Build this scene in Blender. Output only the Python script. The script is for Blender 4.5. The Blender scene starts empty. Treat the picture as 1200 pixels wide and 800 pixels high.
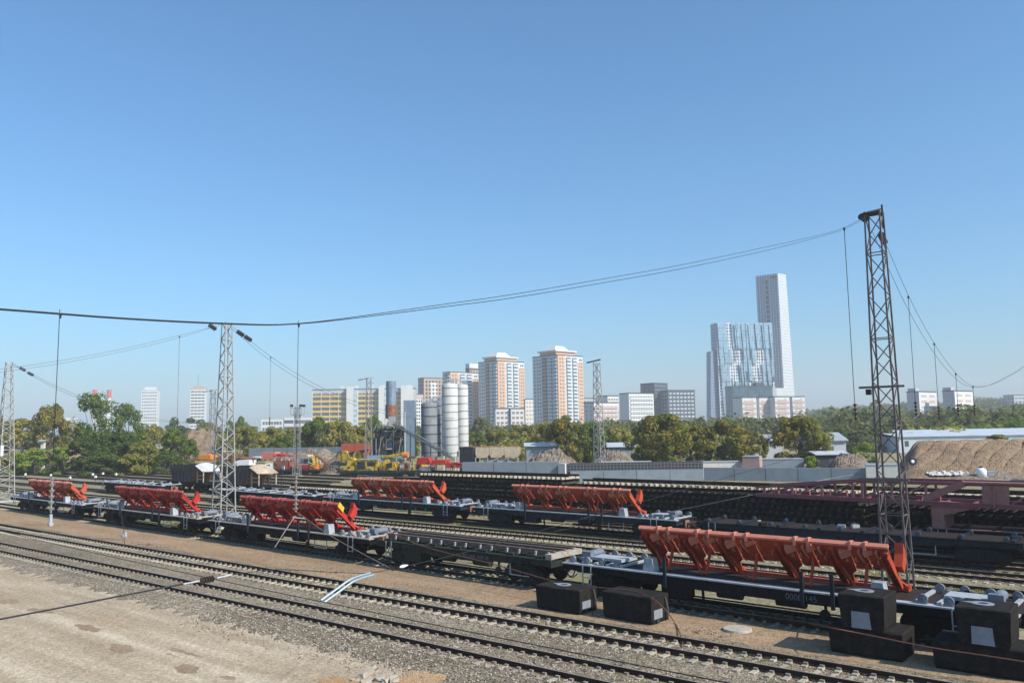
import bpy, math, random
from mathutils import Vector, Matrix
R = math.radians
random.seed(7)
scene = bpy.context.scene
COL = scene.collection

# ------------------------------------------------------------------ camera
CH = 8.01; PITCH = R(6.05); ROLL = 0.018; F = 950.0
cp, sp, cr, sr = math.cos(PITCH), math.sin(PITCH), math.cos(ROLL), math.sin(ROLL)
VR = Vector((1, 0, 0)); VU = Vector((0, -sp, cp)); VF = Vector((0, cp, sp))
cam = bpy.data.cameras.new('camera'); camo = bpy.data.objects.new('camera', cam); COL.objects.link(camo)
cam.sensor_width = 36; cam.sensor_fit = 'HORIZONTAL'; cam.lens = 36 * F / 1200
cam.clip_start = 0.3; cam.clip_end = 20000
cx_, cy_ = cr * VR - sr * VU, sr * VR + cr * VU
camo.matrix_world = Matrix(((cx_.x, cy_.x, -VF.x, 0), (cx_.y, cy_.y, -VF.y, 0), (cx_.z, cy_.z, -VF.z, CH), (0, 0, 0, 1)))
scene.camera = camo

# ------------------------------------------------------------------ light
SUN_EL = R(41); SUN_AZ = math.atan2(0.816, -0.577)          # azimuth from +Y towards +X
w = bpy.data.worlds.new('World'); scene.world = w; w.use_nodes = True
nt = w.node_tree; nt.nodes.clear()
sky = nt.nodes.new('ShaderNodeTexSky'); sky.sky_type = 'NISHITA'; sky.sun_disc = False
sky.sun_elevation = SUN_EL; sky.sun_rotation = SUN_AZ
sky.air_density = 1.1; sky.dust_density = 1.45; sky.ozone_density = 7.5; sky.altitude = 0
bg = nt.nodes.new('ShaderNodeBackground'); bg.inputs[1].default_value = 0.135
ow = nt.nodes.new('ShaderNodeOutputWorld')
wb = nt.nodes.new('ShaderNodeMix'); wb.data_type = 'RGBA'; wb.blend_type = 'MULTIPLY'; wb.inputs['Factor'].default_value = 1; wb.inputs[7].default_value = (0.72, 1.03, 1.08, 1)
nt.links.new(sky.outputs[0], wb.inputs[6]); nt.links.new(wb.outputs[2], bg.inputs[0]); nt.links.new(bg.outputs[0], ow.inputs[0])
sl = bpy.data.lights.new('sun', 'SUN'); sl.energy = 5.0; sl.angle = R(0.53); sl.color = (1, 0.925, 0.815)
so = bpy.data.objects.new('sun', sl); COL.objects.link(so)
sd = Vector((math.sin(SUN_AZ) * math.cos(SUN_EL), math.cos(SUN_AZ) * math.cos(SUN_EL), math.sin(SUN_EL)))
so.rotation_euler = sd.to_track_quat('Z', 'Y').to_euler(); so.location = (60, -40, 80)
scene.view_settings.view_transform = 'Standard'; scene.view_settings.look = 'None'
scene.view_settings.exposure = 0.34; scene.view_settings.gamma = 1; scene.view_settings.use_curve_mapping = False
scene.cycles.max_bounces = 6; scene.cycles.volume_bounces = 0

# ------------------------------------------------------------------ projection helpers (pixel of the 1200x800 photo -> place)
TH = 0.68574612
TD = Vector((-math.cos(TH), math.sin(TH), 0)); ND = Vector((math.sin(TH), math.cos(TH), 0))
def ray(px, py):
    x = px - 600; y = 400 - py
    return x * cx_ + y * cy_ + F * VF
def G(px, py, z=0):
    d = ray(px, py); t = (z - CH) / d.z; return Vector((0, 0, CH)) + d * t
def P(px, py, Y):
    d = ray(px, py); return Vector((0, 0, CH)) + d * (Y / d.y)
def TP(s, o, z=0):
    v = TD * s + ND * o; v.z = z; return v
def PO(px, py, o):                                   # on the vertical plane at track offset o
    d = ray(px, py); return Vector((0, 0, CH)) + d * (o / d.dot(ND))
def PS(px, py, s):
    d = ray(px, py); return Vector((0, 0, CH)) + d * (s / d.dot(TD))
def hY(py, px, Y): return P(px, py, Y).z

# ------------------------------------------------------------------ materials
MATS = {}
def pm(name, col, rough=0.75, metal=0.0, var=0.18, scale=4.0, bump=0.0, rust=None, rust_amt=0.45, rscale=2.5, rnd=0.0, spec=0.4, stretch=None, coat=0):
    m = bpy.data.materials.new(name); m.use_nodes = True; n = m.node_tree.nodes; l = m.node_tree.links
    b = n['Principled BSDF']; b.inputs['Roughness'].default_value = rough; b.inputs['Metallic'].default_value = metal
    b.inputs['Specular IOR Level'].default_value = spec
    if coat: b.inputs['Coat Weight'].default_value = coat
    tc = n.new('ShaderNodeTexCoord'); src = tc.outputs['Object']
    if stretch:
        mp = n.new('ShaderNodeMapping'); mp.inputs['Scale'].default_value = stretch; l.new(src, mp.inputs[0]); src = mp.outputs[0]
    nz = n.new('ShaderNodeTexNoise'); nz.inputs['Scale'].default_value = scale; nz.inputs['Detail'].default_value = 6; nz.inputs['Roughness'].default_value = 0.65
    l.new(src, nz.inputs['Vector'])
    mr = n.new('ShaderNodeMapRange'); mr.inputs[1].default_value = 0.3; mr.inputs[2].default_value = 0.7
    mr.inputs[3].default_value = 1 - var; mr.inputs[4].default_value = 1 + var
    l.new(nz.outputs['Fac'], mr.inputs[0]); val = mr.outputs[0]
    if rnd:
        oi = n.new('ShaderNodeObjectInfo'); r2 = n.new('ShaderNodeMapRange'); r2.inputs[3].default_value = 1 - rnd; r2.inputs[4].default_value = 1 + rnd
        l.new(oi.outputs['Random'], r2.inputs[0]); mm = n.new('ShaderNodeMath'); mm.operation = 'MULTIPLY'
        l.new(val, mm.inputs[0]); l.new(r2.outputs[0], mm.inputs[1]); val = mm.outputs[0]
    vm = n.new('ShaderNodeVectorMath'); vm.operation = 'SCALE'; vm.inputs[0].default_value = col[:3]; l.new(val, vm.inputs['Scale'])
    out = vm.outputs[0]
    if rust:
        n2 = n.new('ShaderNodeTexNoise'); n2.inputs['Scale'].default_value = rscale; n2.inputs['Detail'].default_value = 8; n2.inputs['Roughness'].default_value = 0.7
        l.new(src, n2.inputs['Vector'])
        cr2 = n.new('ShaderNodeValToRGB'); cr2.color_ramp.elements[0].position = 1 - rust_amt - 0.07; cr2.color_ramp.elements[1].position = 1 - rust_amt + 0.08
        l.new(n2.outputs['Fac'], cr2.inputs[0])
        mx = n.new('ShaderNodeMix'); mx.data_type = 'RGBA'; l.new(cr2.outputs['Color'], mx.inputs['Factor'])
        l.new(out, mx.inputs[6]); mx.inputs[7].default_value = (*rust, 1); out = mx.outputs[2]
    l.new(out, b.inputs['Base Color'])
    if bump:
        bp = n.new('ShaderNodeBump'); bp.inputs['Strength'].default_value = 0.6; bp.inputs['Distance'].default_value = bump
        l.new(nz.outputs['Fac'], bp.inputs['Height']); l.new(bp.outputs[0], b.inputs['Normal'])
    MATS[name] = m; return m

def ground_mat(name, cols, scales=(0.05, 0.5, 7.0), grain=16.0, grain_amt=0.5, bump=0.03, patches=None, stretch=True, stone=False):
    """cols: dark, mid, light. World coordinates turned so x runs along the tracks."""
    m = bpy.data.materials.new(name); m.use_nodes = True; n = m.node_tree.nodes; l = m.node_tree.links
    b = n['Principled BSDF']; b.inputs['Roughness'].default_value = 0.95; b.inputs['Specular IOR Level'].default_value = 0.12
    gm = n.new('ShaderNodeNewGeometry'); mp = n.new('ShaderNodeMapping'); mp.vector_type = 'TEXTURE'
    mp.inputs['Rotation'].default_value = (0, 0, -TH); l.new(gm.outputs['Position'], mp.inputs[0])
    mp2 = n.new('ShaderNodeMapping'); mp2.inputs['Scale'].default_value = (stretch if stretch and stretch is not True else 0.28 if stretch else 1, 1, 1); l.new(mp.outputs[0], mp2.inputs[0])
    def noise(sc, src, det=6, rg=0.6):
        z = n.new('ShaderNodeTexNoise'); z.inputs['Scale'].default_value = sc; z.inputs['Detail'].default_value = det; z.inputs['Roughness'].default_value = rg
        l.new(src, z.inputs['Vector']); return z.outputs['Fac']
    a = noise(scales[0], mp2.outputs[0]); c = noise(scales[1], mp2.outputs[0]); d = noise(scales[2], mp.outputs[0], 8, 0.75)
    def mth(op, x, y):
        q = n.new('ShaderNodeMath'); q.operation = op
        for i, v in enumerate((x, y)):
            if isinstance(v, (int, float)): q.inputs[i].default_value = v
            else: l.new(v, q.inputs[i])
        return q.outputs[0]
    s = mth('ADD', mth('MULTIPLY', a, 0.35), mth('ADD', mth('MULTIPLY', c, 0.35), mth('MULTIPLY', d, 0.3)))
    ramp = n.new('ShaderNodeValToRGB'); e = ramp.color_ramp.elements
    e[0].position = 0.38; e[0].color = (*cols[0], 1); e[1].position = 0.62; e[1].color = (*cols[2], 1)
    k = e.new(0.5); k.color = (*cols[1], 1); l.new(s, ramp.inputs[0]); out = ramp.outputs[0]
    if patches:
        for (pc, sc, thr, soft) in patches:
            pz = noise(sc, mp2.outputs[0], 7, 0.62); rr = n.new('ShaderNodeMapRange'); rr.inputs[1].default_value = thr; rr.inputs[2].default_value = thr + soft
            l.new(pz, rr.inputs[0]); mx = n.new('ShaderNodeMix'); mx.data_type = 'RGBA'; l.new(rr.outputs[0], mx.inputs['Factor']); l.new(out, mx.inputs[6]); mx.inputs[7].default_value = (*pc, 1); out = mx.outputs[2]
    vo = n.new('ShaderNodeTexVoronoi'); vo.inputs['Scale'].default_value = grain; l.new(mp.outputs[0], vo.inputs['Vector'])
    sx = n.new('ShaderNodeSeparateColor'); l.new(vo.outputs['Color'], sx.inputs[0])
    mr = n.new('ShaderNodeMapRange'); mr.inputs[3].default_value = 1 - grain_amt; mr.inputs[4].default_value = 1 + grain_amt; l.new(sx.outputs[0], mr.inputs[0])
    vm = n.new('ShaderNodeVectorMath'); vm.operation = 'SCALE'; l.new(out, vm.inputs[0]); l.new(mr.outputs[0], vm.inputs['Scale'])
    l.new(vm.outputs[0], b.inputs['Base Color'])
    bp = n.new('ShaderNodeBump'); bp.inputs['Strength'].default_value = 0.9; bp.inputs['Distance'].default_value = bump
    hh = mth('ADD', mth('MULTIPLY', vo.outputs['Distance'], -1.0 if stone else -0.4), mth('MULTIPLY', d, 1.5)); l.new(hh, bp.inputs['Height']); l.new(bp.outputs[0], b.inputs['Normal'])
    MATS[name] = m; return m

def grid_mat(name, wall, pane, cw, chh, mortar=0.25, rough=0.2, metal=0.0, rnd=0.35, rot=0):
    """a curtain wall: panes of glass in a grid of frames, pattern of one surface"""
    m = bpy.data.materials.new(name); m.use_nodes = True; n = m.node_tree.nodes; l = m.node_tree.links
    b = n['Principled BSDF']; tc = n.new('ShaderNodeTexCoord')
    sep = n.new('ShaderNodeSeparateXYZ'); l.new(tc.outputs['Object'], sep.inputs[0])
    ad = n.new('ShaderNodeMath'); ad.operation = 'ADD'; l.new(sep.outputs[0], ad.inputs[0]); l.new(sep.outputs[1], ad.inputs[1])
    cb = n.new('ShaderNodeCombineXYZ'); l.new(ad.outputs[0], cb.inputs[0]); l.new(sep.outputs[2], cb.inputs[1])
    br = n.new('ShaderNodeTexBrick'); br.offset = 0; br.inputs['Scale'].default_value = 1; br.inputs['Brick Width'].default_value = cw; br.inputs['Row Height'].default_value = chh
    br.inputs['Mortar Size'].default_value = mortar; br.inputs['Mortar Smooth'].default_value = 0; br.inputs['Bias'].default_value = 0
    br.inputs['Color1'].default_value = (*[c * (1 - rnd) for c in pane], 1); br.inputs['Color2'].default_value = (*[min(1, c * (1 + rnd)) for c in pane], 1); br.inputs['Mortar'].default_value = (*wall, 1)
    l.new(cb.outputs[0], br.inputs['Vector']); l.new(br.outputs['Color'], b.inputs['Base Color'])
    mr = n.new('ShaderNodeMapRange'); mr.inputs[3].default_value = rough; mr.inputs[4].default_value = 0.7; l.new(br.outputs['Fac'], mr.inputs[0]); l.new(mr.outputs[0], b.inputs['Roughness'])
    b.inputs['Metallic'].default_value = metal
    MATS[name] = m; return m

def leaf_mat(name, col, trans=0.42, top=None):
    col = [c * 1.4 for c in col]; top = [c * 1.15 for c in top] if top else None
    m = bpy.data.materials.new(name); m.use_nodes = True; n = m.node_tree.nodes; l = m.node_tree.links; n.clear()
    o = n.new('ShaderNodeOutputMaterial'); d = n.new('ShaderNodeBsdfDiffuse'); t = n.new('ShaderNodeBsdfTranslucent'); mx = n.new('ShaderNodeMixShader'); mx.inputs[0].default_value = trans
    tc = n.new('ShaderNodeTexCoord'); nz = n.new('ShaderNodeTexNoise'); nz.inputs['Scale'].default_value = 0.55; nz.inputs['Detail'].default_value = 5; l.new(tc.outputs['Object'], nz.inputs['Vector'])
    gi = n.new('ShaderNodeNewGeometry'); r = n.new('ShaderNodeMapRange'); r.inputs[3].default_value = 0.6; r.inputs[4].default_value = 1.4; l.new(gi.outputs['Random Per Island'], r.inputs[0])
    ra = n.new('ShaderNodeValToRGB'); e = ra.color_ramp.elements; e[0].position = 0.35; e[1].position = 0.65
    e[0].color = (*[c * 0.75 for c in col], 1); e[1].color = (*(top if top else (col[0] * 1.5, col[1] * 1.2, col[2])), 1); l.new(nz.outputs['Fac'], ra.inputs[0])
    vm = n.new('ShaderNodeVectorMath'); vm.operation = 'SCALE'; l.new(ra.outputs[0], vm.inputs[0]); l.new(r.outputs[0], vm.inputs['Scale'])
    l.new(vm.outputs[0], d.inputs[0]); l.new(vm.outputs[0], t.inputs[0]); l.new(d.outputs[0], mx.inputs[1]); l.new(t.outputs[0], mx.inputs[2]); l.new(mx.outputs[0], o.inputs[0])
    MATS[name] = m; return m

rusty = (0.13, 0.06, 0.03)
pm('rail_steel', (0.045, 0.03, 0.024), spec=0.08, rough=0.65, metal=0.2, var=0.3, scale=3)
pm('rail_top', (0.27, 0.225, 0.18), 0.5, 0.2, 0.25, 2, stretch=(.2, 1, 1))  # paler than the rail steel: sunlight on the tops put into the colour
pm('clip_lit', (0.24, 0.2, 0.16), 0.8, 0.1, 0.3, 6)  # pale clips: the light they catch is put into the colour
pm('concrete_sleeper', (0.33, 0.29, 0.225), 0.9, 0, 0.2, 5, 0.01, rnd=0.22, rust=(0.2, 0.16, 0.11), rust_amt=0.4, rscale=3)
pm('wood_sleeper', (0.12, 0.1, 0.08), spec=0.08, rough=0.9, metal=0, var=0.3, scale=5, bump=0.01, rnd=0.3)
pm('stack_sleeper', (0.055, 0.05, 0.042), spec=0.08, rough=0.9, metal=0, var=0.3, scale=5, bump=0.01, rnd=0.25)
pm('red_paint', (0.38, 0.062, 0.03), spec=0.15, rough=0.42, metal=0, var=0.2, scale=2.5, bump=0, rust=(0.22, 0.045, 0.025), rust_amt=0.43, rscale=1.3)
pm('salmon_lit_worn', (0.56, 0.2, 0.135), 0.5, 0, 0.14, 2.5, 0, rust=(0.36, 0.1, 0.075), rust_amt=0.4)  # faded red with the sunlit look of the rack faces put into the colour
pm('crimson_lit_worn', (0.42, 0.1, 0.08), 0.5, 0, 0.14, 2.5, 0, rust=(0.33, 0.05, 0.045), rust_amt=0.45)  # faded crimson, sunlight on the rack faces put into the colour
pm('orange_red_paint', (0.46, 0.085, 0.04), spec=0.15, rough=0.45, metal=0, var=0.18, scale=2.5, bump=0, rust=(0.28, 0.06, 0.034), rust_amt=0.43, rscale=1.3)
pm('crimson_paint', (0.43, 0.035, 0.026), spec=0.15, rough=0.42, metal=0, var=0.2, scale=2.5, bump=0, rust=(0.2, 0.03, 0.024), rust_amt=0.43, rscale=1.3)
pm('yellow_paint', (0.55, 0.37, 0.03), 0.5, 0, 0.25, 3, 0, rust=(0.2, 0.12, 0.03), rust_amt=0.46, rscale=1.6)
pm('orange_paint', (0.6, 0.2, 0.03), 0.5, 0, 0.2, 3, 0, rust=(0.32, 0.1, 0.04), rust_amt=0.4)
pm('maroon_paint', (0.22, 0.062, 0.072), 0.55, 0, 0.2, 2, 0, rust=(0.2, 0.07, 0.06), rust_amt=0.45)
pm('faded_maroon', (0.33, 0.135, 0.12), 0.6, 0, 0.2, 2, 0, rust=(0.27, 0.13, 0.09), rust_amt=0.45)
pm('frame_black', (0.009, 0.01, 0.011), spec=0.08, rough=0.6, metal=0, var=0.4, scale=3, bump=0, rust=(0.022, 0.016, 0.012), rust_amt=0.42)
pm('frame_blue_grey', (0.02, 0.026, 0.036), spec=0.08, rough=0.55, metal=0, var=0.35, scale=3, bump=0, rust=(0.025, 0.022, 0.02), rust_amt=0.4)
pm('frame_green', (0.025, 0.034, 0.028), spec=0.08, rough=0.6, metal=0, var=0.35, scale=3, bump=0, rust=(0.035, 0.03, 0.02), rust_amt=0.42)
pm('deck_grey', (0.36, 0.38, 0.41), 0.6, 0.1, 0.25, 2.5, 0, rust=(0.2, 0.19, 0.18), rust_amt=0.4)
pm('rust_dark', (0.035, 0.027, 0.024), spec=0.08, rough=0.8, metal=0.1, var=0.3, scale=2.5)
pm('deck_beige', (0.4, 0.36, 0.3), 0.7, 0.1, 0.25, 2.5, 0, rust=(0.2, 0.13, 0.08), rust_amt=0.42)
pm('roller_grey', (0.17, 0.19, 0.225), 0.5, 0.3, 0.25, 4, 0, rust=(0.1, 0.1, 0.1), rust_amt=0.35)
pm('roller_dark', (0.07, 0.085, 0.11), 0.5, 0.2, 0.3, 4)
pm('pale_metal', (0.34, 0.36, 0.39), 0.55, 0.2, 0.25, 5)
pm('galvanised', (0.36, 0.345, 0.33), 0.6, 0.3, 0.2, 4, rust=(0.3, 0.27, 0.25), rust_amt=0.35)
pm('dark_lattice', (0.15, 0.13, 0.125), spec=0.08, rough=0.6, metal=0.3, var=0.3, scale=3, rust=(0.17, 0.14, 0.14), rust_amt=0.42)
pm('grey_lattice', (0.26, 0.25, 0.24), 0.6, 0.3, 0.25, 3)
pm('wheel_steel', (0.02, 0.018, 0.017), spec=0.08, rough=0.5, metal=0.2, var=0.3, scale=4)
pm('brown_rail', (0.16, 0.1, 0.07), 0.6, 0.3, 0.3, 3, rust=(0.2, 0.13, 0.09), rust_amt=0.4)
pm('block_black', (0.02, 0.0175, 0.016), spec=0.08, rough=0.85, metal=0, var=0.3, scale=4, bump=0.01, rust=(0.034, 0.029, 0.025), rust_amt=0.42, rscale=4)
pm('plate_white', (0.24, 0.26, 0.3), 0.5, 0.1, 0.15, 4)
pm('white_paint', (0.75, 0.75, 0.74), 0.6, 0, 0.1, 3)
pm('insulator_brown', (0.3, 0.26, 0.24), 0.25, 0, 0.2, 8)
pm('insulator_dark', (0.07, 0.05, 0.045), 0.25, 0, 0.2, 8)
pm('glass_insulator', (0.3, 0.31, 0.3), 0.15, 0.1, 0.1, 8)
pm('lettering_dim', (0.1, 0.11, 0.13), 0.7, 0, 0.3, 6)
pm('cable_dark', (0.035, 0.035, 0.04), spec=0.08, rough=0.6, metal=0.2, var=0.1, scale=8)
pm('cable_rust', (0.14, 0.06, 0.035), 0.7, 0.1, 0.2, 8)
pm('cable_pale', (0.13, 0.125, 0.13), 0.5, 0.3, 0.1, 8)
pm('pipe_blue', (0.26, 0.33, 0.38), 0.4, 0.2, 0.1, 5)
pm('silo_white', (0.52, 0.51, 0.49), 0.7, 0, 0.1, 0.6, rust=(0.5, 0.46, 0.4), rust_amt=0.35, rscale=0.5)
pm('silo_grey', (0.2, 0.215, 0.235), 0.7, 0, 0.2, 0.6, rust=(0.2, 0.2, 0.2), rust_amt=0.4, rscale=0.5)
pm('steel_blue', (0.2, 0.26, 0.32), 0.5, 0.2, 0.2, 1)
pm('rust_brown', (0.22, 0.1, 0.06), 0.8, 0, 0.3, 1.5, rust=(0.32, 0.2, 0.14), rust_amt=0.4)
pm('machine_dark', (0.045, 0.05, 0.055), spec=0.08, rough=0.6, metal=0.2, var=0.4, scale=2)
pm('container_red', (0.33, 0.075, 0.04), 0.6, 0, 0.12, 2)
pm('concrete_wall', (0.2, 0.235, 0.27), 0.85, 0, 0.14, 0.8, 0.01, rust=(0.15, 0.17, 0.19), rust_amt=0.4, rscale=0.4)
pm('concrete_pale', (0.45, 0.45, 0.43), 0.85, 0, 0.14, 0.8, 0.01)
pm('brick_white', (0.62, 0.59, 0.54), 0.85, 0, 0.1, 1.2)
pm('brick_pink', (0.36, 0.24, 0.21), 0.85, 0, 0.12, 1.2)
pm('bin_tan', (0.42, 0.34, 0.25), 0.8, 0, 0.25, 1.2, rust=(0.22, 0.13, 0.08), rust_amt=0.42)
pm('roof_pale', (0.5, 0.54, 0.58), 0.5, 0.2, 0.1, 0.3)
pm('roof_slate', (0.28, 0.3, 0.33), 0.6, 0, 0.15, 0.6)
pm('hopper_side', (0.085, 0.08, 0.08), spec=0.08, rough=0.75, metal=0.1, var=0.5, scale=1.4, rust=(0.16, 0.11, 0.085), rust_amt=0.45, stretch=(6, 6, .7))
pm('bark', (0.07, 0.055, 0.045), 0.9, 0, 0.3, 3)
pm('tarp_white', (0.45, 0.43, 0.4), 0.8, 0, 0.2, 2, 0.05)
pm('asphalt_roof', (0.07, 0.08, 0.09), spec=0.08, rough=0.8, metal=0, var=0.2, scale=1)
pm('stone_pale', (0.36, 0.32, 0.26), 0.9, 0, 0.25, 5, 0.02)
pm('brick_orange_debris', (0.45, 0.17, 0.06), 0.9, 0, 0.3, 8, 0.02)
# city
pm('panel_white', (0.6, 0.6, 0.59), 0.75, 0, 0.05, 0.1)
pm('panel_orange', (0.6, 0.36, 0.22), 0.75, 0, 0.05, 0.1)
pm('panel_brown', (0.28, 0.17, 0.13), 0.8, 0, 0.05, 0.1)
pm('panel_pink', (0.48, 0.36, 0.33), 0.8, 0, 0.05, 0.1)
pm('panel_grey', (0.42, 0.43, 0.45), 0.75, 0, 0.06, 0.1)
pm('panel_tan', (0.42, 0.32, 0.25), 0.8, 0, 0.06, 0.1)
pm('panel_dark', (0.075, 0.085, 0.1), 0.6, 0, 0.08, 0.1)
pm('panel_yellow', (0.58, 0.4, 0.1), 0.7, 0, 0.08, 0.2)
pm('window_dark', (0.07, 0.085, 0.1), 0.12, 0, 0.5, 0.35, spec=0.6)
pm('window_blue', (0.16, 0.23, 0.3), 0.12, 0.2, 0.4, 0.35, spec=0.6)
pm('window_pale', (0.45, 0.52, 0.58), 0.2, 0.1, 0.3, 0.35, spec=0.6)
pm('glass_pale', (0.55, 0.68, 0.78), 0.12, 0.55, 0.08, 0.2)
pm('chimney_red', (0.5, 0.06, 0.05), 0.7, 0, 0.05, 0.5)
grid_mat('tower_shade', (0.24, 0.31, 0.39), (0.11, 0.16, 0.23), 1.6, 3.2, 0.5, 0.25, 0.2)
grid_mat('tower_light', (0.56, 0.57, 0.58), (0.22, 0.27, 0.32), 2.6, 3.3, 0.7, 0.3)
grid_mat('curtain_glass', (0.4, 0.48, 0.54), (0.29, 0.42, 0.53), 2.4, 3.3, 0.16, 0.12, 0.5, 0.25)
grid_mat('curtain_grid', (0.66, 0.68, 0.7), (0.09, 0.11, 0.14), 2.6, 3.3, 0.55, 0.2)
grid_mat('curtain_teal', (0.1, 0.15, 0.18), (0.07, 0.13, 0.17), 2.6, 3.0, 0.1, 0.1, 0.3)
grid_mat('stacked_ties', (0.1, 0.11, 0.12), (0.015, 0.016, 0.018), 0.5, 0.42, 0.06, 0.8)
ground_mat('yard_ground', ((0.16, 0.14, 0.08), (0.25, 0.215, 0.135), (0.34, 0.295, 0.2)), grain=9, grain_amt=0.35, bump=0.05,
           patches=[((0.2, 0.195, 0.075), 0.22, 0.53, 0.1), ((0.1, 0.085, 0.07), 0.3, 0.6, 0.08)])
ground_mat('ballast', ((0.165, 0.13, 0.09), (0.24, 0.195, 0.138), (0.325, 0.268, 0.196)), grain=13, grain_amt=0.6, bump=0.06, stone=True,
           patches=[((0.3, 0.235, 0.165), 0.4, 0.6, 0.1), ((0.15, 0.16, 0.09), 0.55, 0.64, 0.06)])
ground_mat('sand_strip', ((0.24, 0.162, 0.098), (0.345, 0.24, 0.15), (0.45, 0.33, 0.215)), grain=10, grain_amt=0.2, bump=0.07,
           patches=[((0.24, 0.16, 0.1), 0.75, 0.62, 0.05), ((0.2, 0.15, 0.1), 2.2, 0.66, 0.04)])
ground_mat('road_dirt', ((0.27, 0.2, 0.13), (0.4, 0.318, 0.222), (0.59, 0.5, 0.375)), scales=(0.12, 1.1, 7.0), stretch=0.1, grain=14, grain_amt=0.22, bump=0.03,
           patches=[((0.4, 0.265, 0.15), 0.16, 0.56, 0.12), ((0.25, 0.19, 0.135), 0.5, 0.645, 0.02)])
ground_mat('soil', ((0.15, 0.1, 0.065), (0.235, 0.165, 0.105), (0.33, 0.245, 0.165)), grain=4, grain_amt=0.25, bump=0.1, stretch=False)
ground_mat('rubble_mat', ((0.11, 0.085, 0.065), (0.2, 0.155, 0.12), (0.31, 0.26, 0.21)), scales=(0.4, 1.5, 6), grain=5, grain_amt=0.5, bump=0.15, stretch=False)
leaf_mat('leaf_green', (0.09, 0.14, 0.032)); leaf_mat('leaf_dark', (0.06, 0.1, 0.028)); leaf_mat('leaf_olive', (0.17, 0.185, 0.05))
leaf_mat('leaf_yellow', (0.22, 0.22, 0.06), top=(0.34, 0.29, 0.07)); leaf_mat('leaf_orange', (0.1, 0.15, 0.035), top=(0.3, 0.22, 0.05))
leaf_mat('leaf_bright', (0.15, 0.22, 0.045)); leaf_mat('leaf_brown', (0.15, 0.15, 0.05)); leaf_mat('leaf_grey', (0.12, 0.15, 0.08))
leaf_mat('leaf_far', (0.085, 0.12, 0.045), top=(0.18, 0.18, 0.055))

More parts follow.
